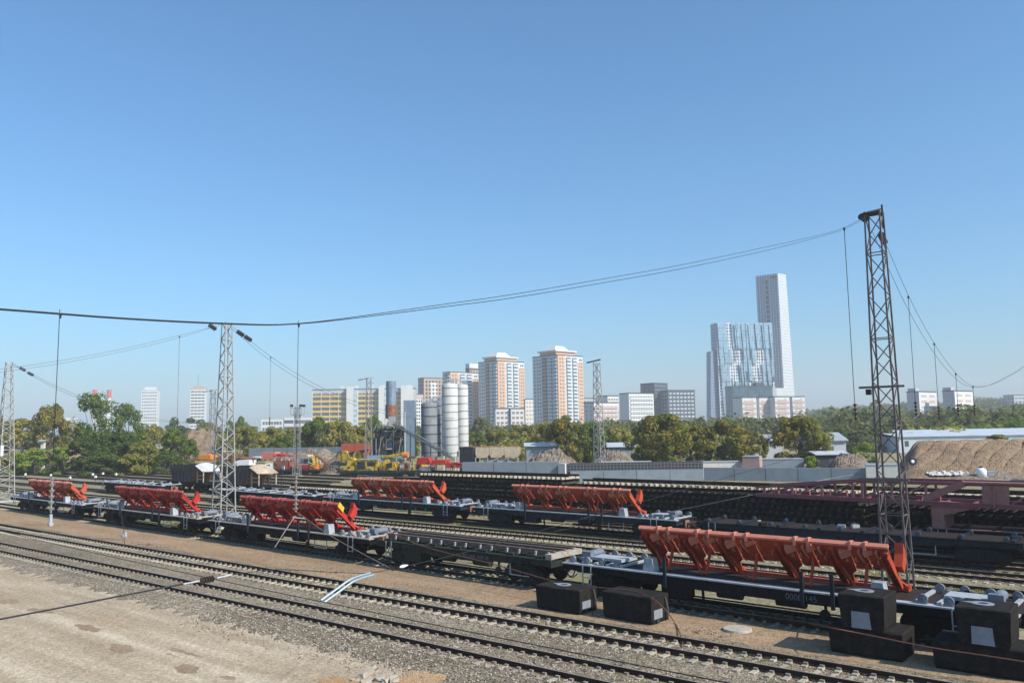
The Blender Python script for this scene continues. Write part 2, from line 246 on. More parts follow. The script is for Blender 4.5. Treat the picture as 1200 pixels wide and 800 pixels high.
# ------------------------------------------------------------------ mesh builder
class MB:
    def __init__(s): s.v = []; s.f = []
    def add(s, vs, fs):
        b = len(s.v); s.v += [tuple(v) for v in vs]; s.f += [tuple(b + i for i in q) for q in fs]; return s
    def box(s, c, d, rz=0):
        x, y, z = d[0] / 2, d[1] / 2, d[2] / 2; ca, sa = math.cos(rz), math.sin(rz); vs = []
        for i in (-1, 1):
            for j in (-1, 1):
                for k in (-1, 1):
                    X, Y = i * x, j * y; vs.append((c[0] + ca * X - sa * Y, c[1] + sa * X + ca * Y, c[2] + k * z))
        return s.add(vs, [(0, 1, 3, 2), (4, 6, 7, 5), (0, 4, 5, 1), (2, 3, 7, 6), (0, 2, 6, 4), (1, 5, 7, 3)])
    def b2(s, x0, x1, y0, y1, z0, z1): return s.box(((x0 + x1) / 2, (y0 + y1) / 2, (z0 + z1) / 2), (x1 - x0, y1 - y0, z1 - z0))
    def bar(s, p, q, w, h=None, w2=None, h2=None):
        p = Vector(p); q = Vector(q); h = h or w; w2 = w2 or w; h2 = h2 or (h if w2 == w else w2 * h / w); d = (q - p).normalized()
        up = Vector((0, 0, 1)) if abs(d.z) < 0.95 else Vector((1, 0, 0))
        a = d.cross(up).normalized(); b = a.cross(d).normalized(); vs = []
        for c, ww, hh in ((p, w, h), (q, w2, h2)):
            for i, j in ((-1, -1), (1, -1), (1, 1), (-1, 1)): vs.append(c + a * (i * ww / 2) + b * (j * hh / 2))
        return s.add(vs, [(0, 1, 2, 3), (7, 6, 5, 4), (0, 4, 5, 1), (1, 5, 6, 2), (2, 6, 7, 3), (3, 7, 4, 0)])
    def cyl(s, p, q, r, n=12, r2=None, cap=True):
        p = Vector(p); q = Vector(q); r2 = r if r2 is None else r2; d = (q - p).normalized()
        up = Vector((0, 0, 1)) if abs(d.z) < 0.95 else Vector((1, 0, 0)); a = d.cross(up).normalized(); b = a.cross(d)
        vs = []
        for c, rr in ((p, r), (q, r2)):
            for i in range(n):
                t = 2 * math.pi * i / n; vs.append(c + a * (rr * math.cos(t)) + b * (rr * math.sin(t)))
        fs = [(i, (i + 1) % n, n + (i + 1) % n, n + i) for i in range(n)]
        if cap: fs += [tuple(range(n - 1, -1, -1)), tuple(range(n, 2 * n))]
        return s.add(vs, fs)
    def prism(s, poly, off):
        """poly: list of 3D points, off: extrusion vector"""
        n = len(poly); off = Vector(off); vs = [Vector(p) for p in poly] + [Vector(p) + off for p in poly]
        return s.add(vs, [tuple(range(n)), tuple(range(2 * n - 1, n - 1, -1))] + [(i, n + i, n + (i + 1) % n, (i + 1) % n) for i in range(n)])
    def tube(s, pts, r, n=6):
        pts = [Vector(p) for p in pts]; m = len(pts); vs = []; fs = []
        for k, p in enumerate(pts):
            d = (pts[min(k + 1, m - 1)] - pts[max(k - 1, 0)]).normalized(); up = Vector((0, 0, 1)) if abs(d.z) < 0.95 else Vector((1, 0, 0))
            a = d.cross(up).normalized(); b = a.cross(d)
            for i in range(n):
                t = 2 * math.pi * i / n; vs.append(p + a * (r * math.cos(t)) + b * (r * math.sin(t)))
        for k in range(m - 1):
            for i in range(n): fs.append((k * n + i, k * n + (i + 1) % n, (k + 1) * n + (i + 1) % n, (k + 1) * n + i))
        fs += [tuple(range(n - 1, -1, -1)), tuple(range((m - 1) * n, m * n))]
        return s.add(vs, fs)
    def lathe(s, prof, c=(0, 0, 0), n=16):
        vs = []; m = len(prof); fs = []
        for r, z in prof:
            for i in range(n):
                t = 2 * math.pi * i / n; vs.append((c[0] + r * math.cos(t), c[1] + r * math.sin(t), c[2] + z))
        for k in range(m - 1):
            for i in range(n): fs.append((k * n + i, k * n + (i + 1) % n, (k + 1) * n + (i + 1) % n, (k + 1) * n + i))
        fs += [tuple(range(n - 1, -1, -1)), tuple(range((m - 1) * n, m * n))]
        return s.add(vs, fs)
    def mesh(s, name, mat):
        me = bpy.data.meshes.new(name); me.from_pydata(s.v, [], s.f); me.materials.append(MATS[mat] if isinstance(mat, str) else mat); me.update(); return me
    def build(s, name, mat, parent=None, loc=(0, 0, 0), rz=0, smooth=False):
        return put(name, s.mesh(name, mat), parent, loc, rz, smooth)
def put(name, me, parent=None, loc=(0, 0, 0), rz=0, smooth=False):
    o = bpy.data.objects.new(name, me); COL.objects.link(o); o.parent = parent; o.location = loc; o.rotation_euler = (0, 0, rz)
    if smooth:
        for p in me.polygons: p.use_smooth = True
    return o
def tag(o, label=None, cat=None, group=None, kind=None):
    if label: o['label'] = label
    if cat: o['category'] = cat
    if group: o['group'] = group
    if kind: o['kind'] = kind
    return o
def thing(name, label, cat, loc=(0, 0, 0), rz=0, group=None):
    o = bpy.data.objects.new(name, None); COL.objects.link(o); o.location = loc; o.rotation_euler = (0, 0, rz); o.empty_display_size = 0.3
    return tag(o, label, cat, group)
def dup(root, loc=None, rz=None, label=None, kids=None):
    r = root.copy(); COL.objects.link(r)
    if loc is not None: r.location = loc
    if rz is not None: r.rotation_euler = (0, 0, rz)
    if label: r['label'] = label
    def rec(a, b):
        for ch in list(a.children):
            c = ch.copy(); COL.objects.link(c); c.parent = b; rec(ch, c)
    rec(root, r); return r
def struct(name, mb, mat, smooth=False, kind='structure'):
    o = mb.build(name, mat, smooth=smooth); o['kind'] = kind; return o
RZ = -TH

# ================================================================== ground
GZ = -0.25
def lin(s, o0, k): return o0 + k * s
struct('ground', MB().add([(-3500, -300, GZ), (3500, -300, GZ), (3500, 3500, GZ), (-3500, 3500, GZ)], [(0, 1, 2, 3)]), 'yard_ground')
def strip(name, mat, prof, s0, s1, step, jit, zf=None):
    """prof: [(o, z)] across; long strip along the tracks with ragged borders"""
    vs = []; fs = []; m = len(prof); n = int((s1 - s0) / step) + 1; rnd = random.Random(name)
    low = [0, 0]
    for i in range(n):
        s = s0 + i * step
        for e in (0, 1): low[e] = low[e] * 0.9 + rnd.uniform(-1, 1) * 0.45
        for j, (o, z) in enumerate(prof):
            oo = o(s) if callable(o) else o
            if j == 0: oo += jit * (rnd.uniform(-.35, .35) + low[0])
            elif j == m - 1: oo += jit * (rnd.uniform(-.35, .35) + low[1])
            elif z > GZ + .015: z += rnd.uniform(-.012, .012)
            vs.append(TP(s, oo, z))
    for i in range(n - 1):
        for j in range(m - 1): fs.append((i * m + j, (i + 1) * m + j, (i + 1) * m + j + 1, i * m + j + 1))
    mb = MB(); mb.add(vs, fs); o = mb.build(name, mat); o['kind'] = 'structure'; return o
strip('ballast_bed', 'ballast', [(11, GZ + .003), (19.2, GZ + .004), (20.2, GZ + .02), (21.3, -.215), (22.2, -.175), (24.1, -.175), (25.3, -.21), (26.5, -.225), (28.8, -.225), (29.6, -.24), (30.1, GZ + .004)], -14, 190, .45, .35)
strip('sand_strip', 'sand_strip', [(lambda s: 29.7 + .006 * s, GZ + .008), (lambda s: 30.5 + .012 * s, GZ + .03), (lambda s: 31.5 + .018 * s, GZ + .05), (lambda s: 32.4 + .024 * s, GZ + .03), (lambda s: 33.3 + .03 * s, GZ + .009)], -14, 190, .4, .45)
# dirt road in the near left: outline found on the ground plane
edge = [G(px, py, GZ) for px, py in ((-420, 560), (-160, 612), (0, 652), (100, 680), (200, 709), (300, 736), (400, 762), (470, 781), (540, 800), (640, 830), (760, 870), (960, 930))]
pts = []
rr = random.Random(3)
for a, b in zip(edge, edge[1:]):
    n = max(2, int((b - a).length / .3))
    for i in range(n): p = a.lerp(b, i / n); pts.append(p + ND * (rr.uniform(-.06, .06) + .12 * math.sin(p.x * 1.1) + .08 * math.sin(p.x * 3.7)) )
vs = []; fs = []
for i, p in enumerate(pts):
    for k in range(9):
        q = p.lerp(Vector((p.x * .55 - 6, -25, 0)), (k / 8) ** 1.5); q.z = GZ + .013 + (0 if k in (0, 8) else rr.uniform(0, .02)); vs.append(q)
for i in range(len(pts) - 1):
    for k in range(8): fs.append((i * 9 + k, i * 9 + k + 1, (i + 1) * 9 + k + 1, (i + 1) * 9 + k))
rd = MB(); rd.add(vs, fs); ro = rd.build('dirt_road', 'road_dirt'); ro['kind'] = 'structure'

# loose stones along the border of road and ballast
stones = MB(); rr = random.Random(21)
for q in pts[::1]:
    for k in range(9):
        c = q + ND * rr.gauss(-.1, .55) + TD * rr.uniform(-.3, .3); z = rr.uniform(.018, .05); a = rr.uniform(0, 3); d = Vector((math.cos(a), math.sin(a), 0)); e = Vector((-d.y, d.x, 0)); c.z = GZ + .015
        stones.add([c - d * z, c + e * z, c + d * z, c - e * z, c + Vector((z * .2, 0, z * 1.1))], [(0, 1, 4), (1, 2, 4), (2, 3, 4), (3, 0, 4)])
o = stones.build('gravel', 'stone_pale'); o['kind'] = 'stuff'

# ================================================================== railway tracks
HG = 0.797
prof_rail = [(-.075, -.18), (.075, -.18), (.075, -.165), (.012, -.15), (.012, -.05), (.037, -.035), (.037, 0), (-.037, 0), (-.037, -.035), (-.012, -.05), (-.012, -.15), (-.075, -.165)]
def rail_mb(x0, x1, y, z=0):
    mb = MB(); mb.prism([(x0, y + a, z + b) for a, b in prof_rail], (x1 - x0, 0, 0)); return mb
slp = MB()
def sleeper_profile(mb, x, z, hw=.13, ln=2.7, h=.2, mid=.05):
    # concrete sleeper: tapered section, waist lower than the rail seats
    for y0, y1, za, zb in ((-ln / 2, -.45, 0, -.0), (-.45, .45, -mid, -mid), (.45, ln / 2, 0, 0)):
        t = hw * .68
        mb.add([(x - hw, y0, z - h), (x + hw, y0, z - h), (x + hw, y1, z - h), (x - hw, y1, z - h), (x - t, y0, z + za), (x + t, y0, z + za), (x + t, y1, z + zb), (x - t, y1, z + zb)],
               [(0, 3, 2, 1), (4, 5, 6, 7), (0, 1, 5, 4), (1, 2, 6, 5), (2, 3, 7, 6), (3, 0, 4, 7)])
    return mb
sleeper_me = sleeper_profile(MB(), 0, 0).mesh('sleeper', 'concrete_sleeper')
tie_me = MB().box((0, 0, -.09), (.25, 2.7, .18)).mesh('sleeper', 'wood_sleeper')
def track(label, o0, k, s0, s1, near=0, me=None, sl_z=-.18, sp=.55, full=True, group=None, fast=True):
    rz = RZ - math.atan(k)
    sc = s0; c = TP(sc, lin(sc, o0, k))
    t = thing('railway_track', label, 'railway track', c, rz, group)
    L = (s1 - s0) * math.sqrt(1 + k * k)
    for y in (-HG, HG):
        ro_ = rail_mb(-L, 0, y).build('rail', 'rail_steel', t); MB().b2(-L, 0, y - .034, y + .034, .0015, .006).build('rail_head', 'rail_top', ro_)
    if me:
        xs = [-i * sp - .2 for i in range(int(L / sp))]
        for x in xs[:near]:
            put('sleeper', me, t, (x, random.uniform(-.02, .02), sl_z + random.uniform(-.008, .008)), random.uniform(-.02, .02))
        if xs[near:]:
            mb = MB()
            for x in xs[near:]:
                if me is sleeper_me: sleeper_profile(mb, x, sl_z)
                else: mb.box((x, 0, sl_z - .09), (.25, 2.7, .18))
            o = mb.build('sleepers', me.materials[0], t); o['kind'] = 'stuff'
        if fast:
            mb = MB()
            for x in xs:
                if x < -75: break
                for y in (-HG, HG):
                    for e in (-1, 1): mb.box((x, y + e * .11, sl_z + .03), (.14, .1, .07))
            o = mb.build('rail_clips', 'clip_lit', t); o['kind'] = 'stuff'
    return t
track('nearest track, bedded deep in grey gravel beside the dirt road', 23.13, .0, 2, 190, 100, sleeper_me, -.172)
track('second track, its pale concrete sleepers showing between the dark rails beside the sand strip', 27.63, .006, 1, 190, 100, sleeper_me, -.172)
track('track under the near row of red-racked wagons', 33.9, .028, -6, 180, 60, sleeper_me, -.2)
track('empty track just behind the near wagon row', 44.2, .022, -4, 180, 60, sleeper_me, -.2)
track('empty track in front of the far wagon row', 48.9, .002, -4, 180, 60, sleeper_me, -.2)
track('track under the far row of red-racked wagons', 52.6, .018, -6, 190, 0, tie_me, -.19, fast=False)
track('track beneath the maroon crane boom', 57.0, .006, -8, 40, 0, tie_me, -.19, fast=False)
for o in (59.6,): track('track under the two rusty ballast hoppers', o, .02, 72, 240, 0, tie_me, -.19, fast=False)
for i, o in enumerate((65, 69.5, 74.5, 79.5, 85, 91, 97)):
    track('empty siding among the far parallel tracks at the left edge', o, .03, 92 + 4 * i, 330, 0, tie_me, -.19, sp=.7, fast=False, group='far empty sidings')

# ================================================================== flat wagons
def wheelset_mb(x):
    mb = MB()
    for y in (-HG - .02, HG + .02):
        mb.cyl((x, y - .065, .475), (x, y + .065, .475), .475, 20); mb.cyl((x, y - .09, .475), (x, y - .065, .475), .2, 12)
        s = -1 if y < 0 else 1; mb.cyl((x, y - s * .065, .475), (x, y - s * .09, .475), .505, 20)
    mb.cyl((x, -1.15, .475), (x, 1.15, .475), .08, 8); return mb
def bogie(parent, x, tone):
    b = MB(); b.box((0, 0, .75), (.5, 2.3, .25)); bo = b.build('bogie', tone, parent, (x, 0, 0))
    for xx in (-.925, .925): wheelset_mb(xx).build('wheelset', 'wheel_steel', bo, smooth=False)
    for y in (-1.03, 1.03):
        m = MB(); d = .09 if y > 0 else -.09
        m.prism([(-1.3, y, .6), (-1.3, y, .38), (-.7, y, .34), (-.35, y, .2), (.35, y, .2), (.7, y, .34), (1.3, y, .38), (1.3, y, .6), (.55, y, .88), (-.55, y, .88)], (0, d, 0))
        for q in (-.925, .925): m.box((q, y + d, .48), (.3, .14, .26))
        for q in (-.16, 0, .16): m.cyl((q, y + d * .8, .3), (q, y + d * .8, .72), .075, 8)
        m.build('side_frame', tone, bo)
    return bo
def coupler(parent, x, dirn):
    m = MB(); m.box((x + dirn * .3, 0, 1.0), (.6, .22, .22)); m.box((x + dirn * .68, .04, 1.0), (.26, .36, .38)); m.box((x, 0, 1.0), (.1, .6, .5))
    m.build('coupler', 'rust_brown', parent)
    h = MB(); h.tube([(x, -.35, .95), (x + dirn * .2, -.35, .55), (x + dirn * .45, -.3, .42), (x + dirn * .68, -.2, .6)], .03); h.build('brake_hose', 'cable_dark', parent)
def ladder(parent, x, y, mat='pale_metal'):
    m = MB()
    for dx in (-.24, .24): m.bar((x + dx, y, .45), (x + dx, y, 1.38), .045)
    for z in (.5, .78): m.bar((x - .24, y, z), (x + .24, y, z), .035)
    m.build('ladder', mat, parent)
def text_mesh(parent, txt, loc, size, mat, name='lettering', rz=0):
    cu = bpy.data.curves.new(name, 'FONT'); cu.body = txt; cu.size = size; cu.extrude = .003
    to = bpy.data.objects.new('t', cu); COL.objects.link(to); dg = bpy.context.evaluated_depsgraph_get(); dg.update()
    me = bpy.data.meshes.new_from_object(to.evaluated_get(dg)); bpy.data.objects.remove(to); me.materials.clear(); me.materials.append(MATS[mat])
    o = put(name, me, parent, loc); o.rotation_euler = (math.pi / 2, 0, rz); return o
def roller(parent, x, y, z, r=.17, mat='roller_grey', clutter=True):
    m = MB(); m.cyl((x, y - .07, z + r), (x, y + .07, z + r), r, 16); m.cyl((x, y - .12, z + r), (x, y + .12, z + r), .05, 8)
    for e in (-.1, .1): m.prism([(x - .16, y + e, z), (x + .16, y + e, z), (x + .06, y + e, z + r + .07), (x - .06, y + e, z + r + .07)], (0, .025, 0))
    return m.build('roller', mat, parent)
def deck_clutter(parent, x0, x1, zd, mat, seed, pale='deck_grey'):
    """winch, covers, hooks and chain brackets that lie fixed on the deck end"""
    r = random.Random(seed)
    d = 1 if x1 > x0 else -1; L = abs(x1 - x0)
    for i in range(4):
        x = x0 + d * (.5 + i * (L - .9) / 3)
        for y in (-1.22, 1.22): roller(parent, x, y, zd)
    m = MB()
    for i in range(5):
        x = x0 + d * (.3 + i * (L - .6) / 4); m.box((x, 0, zd + .05), (.14, 2.5, .1))
    m.build('crossbeam', mat, parent)
    m = MB(); xm = x0 + d * L * .5
    m.b2(xm - L * .2, xm + L * .3, -.55, .45, zd + .1, zd + .24); m.build('cover_plate', pale, parent)
    m = MB(); m.cyl((x0 + d * L * .78, -.3, zd + .28), (x0 + d * L * .78, .55, zd + .28), .2, 14); m.box((x0 + d * L * .78, -.45, zd + .25), (.5, .3, .42)); m.build('winch', 'roller_grey', parent)
    for i in range(7):
        x = x0 + d * (.3 + r.random() * (L - .6)); y = r.choice((-1, 1)) * r.uniform(.55, 1.3); h = r.uniform(.1, .26)
        m = MB(); m.prism([(x - .14, y, zd), (x + .14, y, zd), (x + .05, y, zd + h), (x - .1, y, zd + h)], (0, r.uniform(.06, .16), 0)); m.build('bracket', pale if r.random() < .7 else 'frame_blue_grey', parent)
def flat_frame(t, L, tone, belly=.3, lip='deck_grey', deck=True):
    h = L / 2; m = MB()
    for y in (-1.45, 1.45):
        d = .12 if y < 0 else -.12; b = h - 3.6
        m.prism([(-h, y, 1.3), (-h, y, 1.05), (-h + 3.0, y, 1.02), (-b + 1.2, y, 1.0 - belly * .6), (-b * .5, y, 1.0 - belly), (b * .5, y, 1.0 - belly), (b - 1.2, y, 1.0 - belly * .6), (h - 3.0, y, 1.02), (h, y, 1.05), (h, y, 1.3)], (0, d, 0))
        for i in range(int(L / 1.4)):
            x = -h + .7 + i * 1.4; m.box((x, y * 1.012, 1.16), (.06, .07, .24))
    m.b2(-h, h, -.3, .3, .72, 1.28)
    for i in range(9): x = -h + .2 + i * (L - .4) / 8; m.box((x, 0, 1.12), (.16, 2.66, .3))
    m.build('frame', tone, t)
    if deck: m = MB(); m.b2(-h, h, -1.095, 1.5, 1.31, 1.35); m.build('deck', 'rust_dark', t)
    m = MB(); m.b2(-h, h, -1.52, -1.1, 1.31, 1.37); m.build('deck_edge', lip, t)
    for x in (-h, h): coupler(t, x, 1 if x > 0 else -1)
def under_gear(t, L, tone, seed=0):
    m = MB(); m.cyl((-1.6, -1.0, .78), (-.5, -1.0, .78), .21, 14); m.build('brake_cylinder', tone, t)
    m = MB(); m.b2(-4.2, -2.9, -1.38, -.7, .38, .95); m.build('equipment_box', tone, t)
    m = MB(); m.cyl((1.0, -.95, .75), (2.2, -.95, .75), .2, 14); m.build('air_tank', tone, t)
    m = MB()
    for x in (-2.2, 3.1): m.bar((x, -1.3, .98), (x + .05, -1.3, .28), .09)
    m.cyl((3.1, -1.38, .5), (3.1, -1.32, .5), .22, 12); m.bar((-L / 2 + 3, -.9, .45), (L / 2 - 3, -.9, .45), .06); m.build('brake_rigging', tone, t)
    m = MB(); m.bar((4.0, -1.42, .98), (4.0, -1.42, .42), .05); m.bar((5.3, -1.42, .98), (5.3, -1.42, .42), .05); m.bar((4.0, -1.42, .43), (5.3, -1.42, .43), .05); m.build('step', 'pale_metal' if seed else tone, t)

AF = (0.02, .2, .36, .6, .8, .985)
RL = 11.8
def rack(t, paint, yellow=False, RL=11.8):
    lit_worn = 'crimson_lit_worn' if paint == 'crimson_paint' else 'salmon_lit_worn'  # tint for the sunlit faces, their light put into the colour
    # the tilted loading rack: a frame that leans over towards the near side on six arms
    z0 = 1.42; top = Vector((0, -1.0, 3.24)); bot = Vector((0, .75, 1.46)); dv = bot - top; un = Vector((0, -dv.z, dv.y)).normalized()
    if un.y > 0: un = -un                     # un: towards the near, lower side
    def pt(x, d, out=0): p = top + dv * d + un * out; return Vector((x, p.y, p.z))
    h = RL / 2
    m = MB(); m.prism([pt(-h, -.03, -.11), pt(-h, -.03, .06), pt(-h, .012, .07), pt(-h, .012, -.11)], (RL, 0, 0)); rk = m.build('tilt_rack', lit_worn, t)
    # skin plates between the arms, their lower edge stepped
    for i in range(5):
        xa = -h + RL * AF[i] + .72; xb = -h + RL * AF[i + 1] - .1; lo = (.56, .48, .58, .57, .5)[i]
        mid = (xa + xb) / 2
        for a, b, l_ in ((xa, mid - .04, lo + .06), (mid + .04, xb, lo)):
            m = MB(); m.prism([pt(a, .014), pt(b, .014), pt(b, l_), pt(a, l_)], un * .05); m.build('skin_plate', paint, rk)
    for i, f in enumerate(AF):
        x = -h + RL * f; x1 = min(x + .7, h - .02)
        m = MB(); m.prism([pt(x - .1, .014), pt(x1, .014), pt(x1 - .06, .62), pt(min(x + .42, x1 - .1), .72), pt(x + .36, .93), pt(x - .02, .93)], un * .06); m.build('arm_plate', paint, rk)
    for i, f in enumerate(AF):
        x = -h + RL * f
        m = MB()
        a0, a1 = pt(x, .06, .1), pt(x + .06, .97, .02)
        m.bar(a0, a1, .24, .16, .18, .16); m.bar(pt(x - .13, .1, .24), pt(x - .05, .9, .14), .04, .2); m.bar(pt(x + .13, .1, .24), pt(x + .17, .9, .14), .04, .2)
        m.build('arm', paint, rk)
        m = MB(); y = pt(x, .97).y; m.box((x + .1, y, 1.5), (.55, .4, .2)); m.cyl((x - .2, y, 1.56), (x + .4, y, 1.56), .1, 10); m.build('hinge', paint, rk)
        # added wedges that catch the sun, and stiffeners, both in the sunlit tint
        r = random.Random(i)
        for dx, d0, d1, ww in ((.28, .1, .24, .44), (1.2, .08, .17, .36)):
            xx = x + dx
            if xx + ww > h - .1 or xx < -h: continue
            m = MB(); pa, pb = pt(xx, d0, .055), pt(xx, d1, .055)
            q = [pt(xx, d0, .05), pt(xx + ww, d0, .05), pt(xx + .06, d0, .05 + ww * .55)]; m.prism(q, dv * (d1 - d0)); m.build('lit_wedge', lit_worn, rk)
        for dx, d0, d1 in ((.45, .3, .42), (.8, .28, .4), (-.4, .3, .42), (1.05, .06, .42), (1.7, .06, .3)):
            xx = x + dx
            if -h < xx < h - .2: m = MB(); m.prism([pt(xx, d0, .05), pt(xx, d1, .05), pt(xx, (d0 + d1) / 2, .17), pt(xx, d0, .2)], (.07, 0, 0)); m.build('fin', lit_worn, rk)
        if i < 5:
            m = MB(); xm = x + RL * (AF[i + 1] - f) * .5
            m.bar(pt(x + .1, .45, .05), (xm, -.9, 1.42), .07); m.bar((xm + .15, pt(0, .42).y, pt(0, .42).z), (xm + .15, -.75, 1.42), .1); m.build('brace', paint, rk)
            for dx in (.8, 1.35):
                m = MB(); m.box(tuple(pt(x + dx, .02, -.02)), (.1, .34, .34)); m.build('collar', lit_worn, rk)
    # hooks on the two ends
    for x0, k in ((h - .1, 1), (-h - .06, .8)):
        m = MB(); m.prism([pt(x0, .46, -.02), pt(x0, .6, -.02), pt(x0, .6, -.5 * k), pt(x0, .46, -.8 * k), pt(x0, .3, -.84 * k), pt(x0, .4, -.5 * k)], (.32, 0, 0)); m.build('end_hook', paint if k == 1 else lit_worn, rk)
    m = MB(); m.box((0, .62, 1.47), (RL - .3, .18, .14)); m.build('hinge_beam', paint, rk)
    if yellow:
        m = MB(); q = [pt(h + .06, -.02, -.17), pt(h + .06, .2, -.17), pt(h + .06, .26, .13), pt(h + .06, .02, .13)]; m.prism(q, (.02, 0, 0)); m.build('warning_plate', 'yellow_paint', rk)
    return rk
def rack_wagon(label, row, s, paint, tone, deckm, group, seed, yellow=False, txt=None, RL=11.8):
    o0, k = row; L = 19.4
    t = thing('flat_wagon', label, 'flat wagon', TP(s, lin(s, o0, k)), RZ - math.atan(k), group)
    flat_frame(t, L, tone, .14, deckm); under_gear(t, L, tone, seed)
    for x in (-L / 2 + 2.6, L / 2 - 2.6): bogie(t, x, tone)
    rk = rack(t, paint, yellow, RL)
    for d in (-1, 1): deck_clutter(t, d * 6.15, d * (L / 2 - .05), 1.37, deckm, seed * 7 + d, deckm)
    for x in (-8.2, 7.9): ladder(t, x, -1.53, 'pale_metal')
    for x in (-4.9, 5.1):
        m = MB(); m.prism([(x - .3, -1.3, 1.37), (x + .3, -1.3, 1.37), (x + .2, -1.3, 1.95), (x - .2, -1.3, 1.95)], (0, .45, 0)); m.build('buffer_block', 'pale_metal', t)
    for x in (-3.9, 2.3, 3.5):
        m = MB(); m.box((x, -1.56, 1.45), (.14, .1, 1.35)); m.build('stake_post', 'frame_blue_grey', t)
    if txt: text_mesh(t, txt, (1.6, -1.53, .98), .34, 'lettering_dim')
    return t
RC = (33.95, .028); RE = (52.6, .018)
GRP = 'flat wagons with tilted red loading racks'
rack_wagon('dark flat wagon with brick-red tilted rack and grey rollers, behind the black concrete blocks', RC, 14.42, 'red_paint', 'frame_black', 'deck_grey', GRP, 1, txt='0008 145', RL=11.0)
rack_wagon('flat wagon with crimson rack and yellow end plate, just left of the rackless wagon', RC, 48.7, 'crimson_paint', 'frame_black', 'deck_beige', GRP, 2, yellow=True)
rack_wagon('flat wagon with crimson rack standing left of the pale lattice mast', RC, 69.7, 'crimson_paint', 'frame_black', 'deck_beige', GRP, 3, RL=12.6)
rack_wagon('flat wagon with orange-red rack behind the hanging glass insulator, last of the near row', RC, 91.9, 'orange_red_paint', 'frame_black', 'deck_grey', GRP, 4)
rack_wagon('far-row flat wagon with salmon-red rack, in front of the yellow machine', RE, 58.3, 'orange_red_paint', 'frame_blue_grey', 'deck_grey', GRP, 5)
rack_wagon('far-row flat wagon with salmon-red rack, in front of the stacked track panels', RE, 37.4, 'orange_red_paint', 'frame_blue_grey', 'deck_grey', GRP, 6, txt='0 0808 8', RL=11.4)
def low_wagon(label, row, s, L, tone, deckm, kind, seed, group=None, txt=None):
    o0, k = row; t = thing('flat_wagon', label, 'flat wagon', TP(s, lin(s, o0, k)), RZ - math.atan(k), group); h = L / 2; r = random.Random(seed)
    flat_frame(t, L, tone, .16, deckm, kind != 'beams'); under_gear(t, L, tone, seed)
    for x in (-h + 2.1, h - 2.1): bogie(t, x, tone)
    ladder(t, -h + 1.2, -1.53, 'pale_metal'); ladder(t, h - 1.6, -1.53, 'frame_black')
    if kind == 'beams':
        for i in range(7):
            x = -h + .9 + i * (L - 1.8) / 6
            m = MB(); m.box((x, 0, 1.42), (.5, 2.7, .12)); m.build('crossbeam', 'frame_green', t)
            for y in (-1.15, 1.0):
                for e in (-.42, .42):
                    m = MB(); m.prism([(x + e - .05, y, 1.48), (x + e + .07, y, 1.48), (x + e + .1, y, 1.68), (x + e + .04, y, 1.7)], (0, .1, 0)); m.build('clamp', 'pale_metal', t)
        for y in (-.72, .15, .85):
            m = MB(); m.b2(-h + .2, h - .3, y - .09, y + .09, 1.485, 1.72); m.build('carried_rail', 'brown_rail', t)
        m = MB(); m.b2(h - .5, h - .1, -1.3, 1.3, 1.37, 1.62); m.build('end_sill', 'deck_beige', t)
        m = MB(); m.b2(-h + .05, -h + .4, -1.3, 1.3, 1.37, 1.55); m.build('end_sill', 'rust_brown', t)
    else:
        n = 9 if kind == 'rollers' else 8
        for i in range(n):
            x = -h + .8 + i * (L - 1.6) / (n - 1)
            for y in (-1.2, 1.2):
                if kind != 'plain': roller(t, x, y, 1.37, .14, 'roller_dark' if kind == 'rollers' else 'roller_grey')
        m = MB()
        for i in range(8): m.box((-h + .5 + i * (L - 1) / 7, 0, 1.42), (.2, 2.6, .1))
        m.build('crossbeam', tone if kind == 'rollers' else deckm, t)
        for i in range({'junk': 22, 'plain': 0}.get(kind, 5)):
            x = r.uniform(-h + .5, h - .5); y = r.uniform(-1.2, 1.2); a = r.uniform(.12, .36)
            m = MB(); m.box((x, y, 1.37 + a * .35), (a * 1.6, a, a * .7), r.uniform(0, 1)); m.build('bracket', r.choice(('pale_metal', deckm, tone)), t)
    if txt: text_mesh(t, txt, (.6, -1.53, 1.02), .28, 'lettering_dim')
    return t
low_wagon('rackless flat wagon carrying long brown rails, between two red-racked wagons', RC, 31.6, 13.5, 'frame_green', 'frame_green', 'beams', 11, txt='0800808 4808 88')
low_wagon('dark rackless roller wagon between the stacked track panels and the brick-red rack', RE, 16.6, 19.2, 'frame_blue_grey', 'frame_black', 'rollers', 12)
low_wagon('rackless wagon strewn with pale fittings behind the crimson rack', RE, 79.2, 19.2, 'frame_black', 'deck_grey', 'junk', 13)
sE = G(129, 573, 1.4).dot(TD)
low_wagon('empty dark flat wagon with a grey end, standing behind the orange-red rack at far left', RE, sE + 9.4, 18.6, 'frame_black', 'deck_grey', 'junk', 14)

